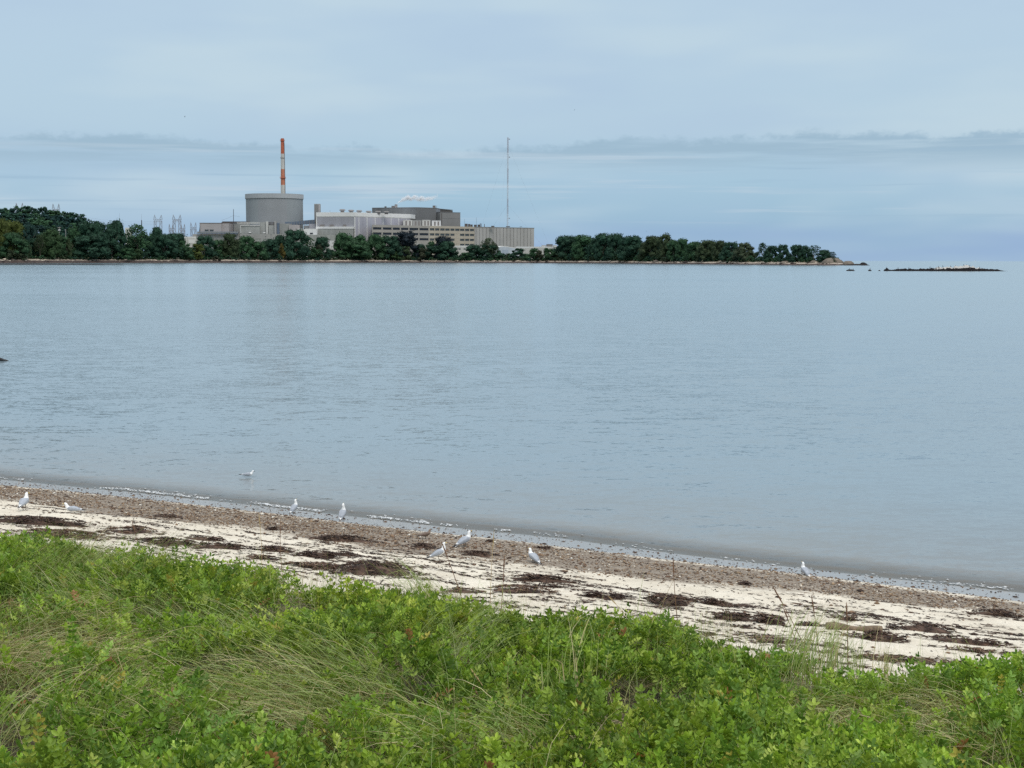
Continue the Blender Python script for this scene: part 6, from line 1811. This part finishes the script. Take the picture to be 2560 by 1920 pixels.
pylon('smaller pylon overlapping the left leg of the largest one', 423.5, 435, 559.5, 571, 576, 1980, .2)
pylon('smaller pylon overlapping the right leg of the largest one', 453, 464, 559.5, 571, 576, 1980, .2)
pylon('pylon at the right, next to the beige building', 477, 492.5, 555.5, 568, 573, 2000, .2)
hz = 38
pylon('left pylon whose peaks show above the wooded hill', 42.5, 62, 507, 521, 525, 1950, .22, hz - 14)
pylon('right pylon whose peaks show above the wooded hill', 134, 152.5, 509, 523, 527, 1960, .22, hz - 16)
dkm = mat('mast_dark', (0.07, 0.07, 0.085), .7, .1, .2)
for px, y0, y1, y2, lab in ((300, 533, 550.5, 575, 'left lightning mast with a thick dark lower pole and hair thin tip'), (355, 535, 550.5, 580, 'right lightning mast with a thick dark lower pole and hair thin tip')):
    D = 1990; p_ = at(px, 600, D); p_.z = GZ; root = thing('lightning_mast', lab, 'mast', tuple(p_), 'lightning masts left of the pylons')
    z1, z0 = at(px, y1, D).z, at(px, y0, D).z
    MB().tube(p_, (p_.x, D, z1), 1.25, .55, 10).build('lower_pole', dkm, root)
    MB().tube((p_.x, D, z1), (p_.x, D, z0), .16, .08, 6).build('tip_rod', galv, root)
D = 1975; p_ = at(583.5, 600, D); p_.z = GZ; root = thing('steel_pole', 'dark steel pole with drooping wires, left of the round building', 'pole', tuple(p_))
MB().tube(p_, at(583.7, 523, D), .62, .35, 8).build('shaft', dkm, root)
z_ = at(583, 539, D).z
for s, ex, dz in ((-1, 16, -6.5), (1, 9, -1.2)):
    pts = [Vector((p_.x, D, z_)) + Vector((s * ex * q, 0, dz * q ** .8)) for q in (0, .33, .66, 1)]
    MB().path(pts, [.14] * 4, 4).build('wire_arm', galv, root)
wood_pole = mat('wooden_pole', (0.36, 0.33, 0.30), .9, .2, 1)
for px, y0, y1, full, lab in ((148, 567, 600, True, 'utility pole with crossarm and a white transformer box'), (164, 573, 600, False, 'plain utility pole right of the one with the white box')):
    D = shoreD(px) + 40; p_ = at(px, y1, D); root = thing('utility_pole', lab, 'utility pole', tuple(p_))
    tp = at(px, y0, D); MB().tube(Vector((tp.x, D, land_pt(px, 45).z)), tp, .30, .2, 8).build('shaft', wood_pole, root)
    mb = MB(); hw = 1.9 if full else .6; mb.tube((tp.x - hw, D, tp.z - .8), (tp.x + hw, D, tp.z - .8), .18, n=6); mb.build('crossarm', wood_pole, root)
    if full:
        mb = MB(); [mb.tube((tp.x + q, D - .6, tp.z - 4.2), (tp.x + q, D - .6, tp.z - 2.6), .5, n=10) for q in (-.75, .75)]; mb.build('transformer', paint_w, root)
for px, y0, lab in ((458, 584.5, 'light pole before the low white building, left of two'), (468, 586.5, 'light pole before the low white building, right of two'), (618, 588.5, 'short light pole before the long low concrete building, left'),
                    (664, 591.5, 'short light pole between the two garage doors'), (684.5, 594.5, 'short light pole right of the garage doors'), (677.5, 587.5, 'slim pole against the long low concrete building')):
    D = shoreD(px) + 120; tp = at(px, y0, D); root = thing('light_pole', lab, 'light pole', (tp.x, D, GZ), 'light poles at the plant')
    MB().tube((tp.x, D, GZ), tp, .16, .12, 6).build('shaft', dkm, root)
    MB().box((tp.x, D, tp.z), 1.7, .7, .55).build('lamp_head', dkm, root)
# power lines to the pylons
def wire(px0, py0, D0, px1, py1, D1, sag):
    a = at(px0, py0, D0); b_ = at(px1, py1, D1)
    return [a.lerp(b_, q) - Vector((0, 0, sag * 4 * q * (1 - q))) for q in np.linspace(0, 1, 13)]
for i, (y0, y1) in enumerate(((541, 553), (545, 557), (549, 561))):
    mb = MB(); mb.path(wire(205, y0, 1950, 388, y1, 2060, 3.5), [.07] * 13, 4)
    tag(mb.build('power_line', galv, None, tuple(at(205, y0, 1950))), ('top', 'middle', 'lowest')[i] + ' of the three power lines from the wooded hill to the lone pylon', 'power line')

# ---- steam from the vent
def steam():
    D = 2095; k = D / FPX
    pts = [(991.5, 510.5, 2.2), (996, 506, 3.4), (1004, 501, 5.0), (1012, 497, 6.5), (1020, 493, 9.0), (1028, 497.5, 6.8), (1037, 494, 9.2), (1046, 498.5, 7.4), (1055, 496, 8.0), (1064, 498, 7.2), (1073, 496.5, 7.0), (1083, 494.5, 6.2), (1092, 489.5, 5.0), (1102, 484.5, 2.0)]
    P_ = [at(a, b_, D) for a, b_, c in pts]; rr = [c * k for a, b_, c in pts]
    x0, x1 = P_[0].x - 1.5, P_[-1].x + 1.5; z0 = min(p.z - r for p, r in zip(P_, rr)) - 1; z1 = max(p.z + r for p, r in zip(P_, rr)) + 1
    m = bpy.data.materials.new('steam'); m.use_nodes = True
    t = NT(m.node_tree); t.n.clear()
    pv = t.new('ShaderNodeVolumePrincipled'); pv.inputs['Color'].default_value = (0.98, 0.98, 0.99, 1); pv.inputs['Anisotropy'].default_value = 0.1
    pos = t.new('ShaderNodeNewGeometry').outputs['Position']
    wob = t.scale(t.vmath('SUBTRACT', t.noise(pos, 0.22, 3, .6, 'Color'), (0.5, 0.5, 0.5)), 6.0)
    sp = t.new('ShaderNodeSeparateXYZ'); t.l.new(t.vmath('ADD', pos, wob), sp.inputs[0])
    u = t.math('DIVIDE', t.math('SUBTRACT', sp.outputs[0], x0), x1 - x0, clamp=True)
    def curve(vals, lo, hi):
        return t.math('ADD', lo, t.math('MULTIPLY', t.ramp(u, [((p.x - x0) / (x1 - x0), ((v - lo) / (hi - lo),) * 3) for p, v in zip(P_, vals)]), hi - lo))
    cz = curve([p.z for p in P_], z0, z1); cr = curve(rr, 0.0, 8.0)
    dz = t.math('SUBTRACT', sp.outputs[2], cz); dy = t.math('SUBTRACT', sp.outputs[1], D)
    d = t.math('DIVIDE', t.math('SQRT', t.math('ADD', t.math('MULTIPLY', dz, dz), t.math('MULTIPLY', dy, dy))), cr)
    body = t.step(d, 1.1, 0.15)
    n = t.step(t.noise(pos, 0.16, 4, .6), .36, .66, 0.05, 1.0)
    fade = t.math('MULTIPLY', t.step(u, 1.0, 0.55), t.step(u, 0.0, 0.03))
    t.l.new(t.math('MULTIPLY', t.math('MULTIPLY', body, n), t.math('MULTIPLY', fade, 0.85)), pv.inputs['Density'])
    out = t.new('ShaderNodeOutputMaterial'); t.l.new(pv.outputs[0], out.inputs['Volume'])
    o = MB().obox((x0, D - 7, z0), (x1 - x0, 0, 0), (0, 14, 0), (0, 0, z1 - z0)).build('steam', m, None, tuple(P_[0]))
    tag(o, 'thin white steam drifting right from the dark building\'s roof vent', 'steam', kind='stuff')
steam()
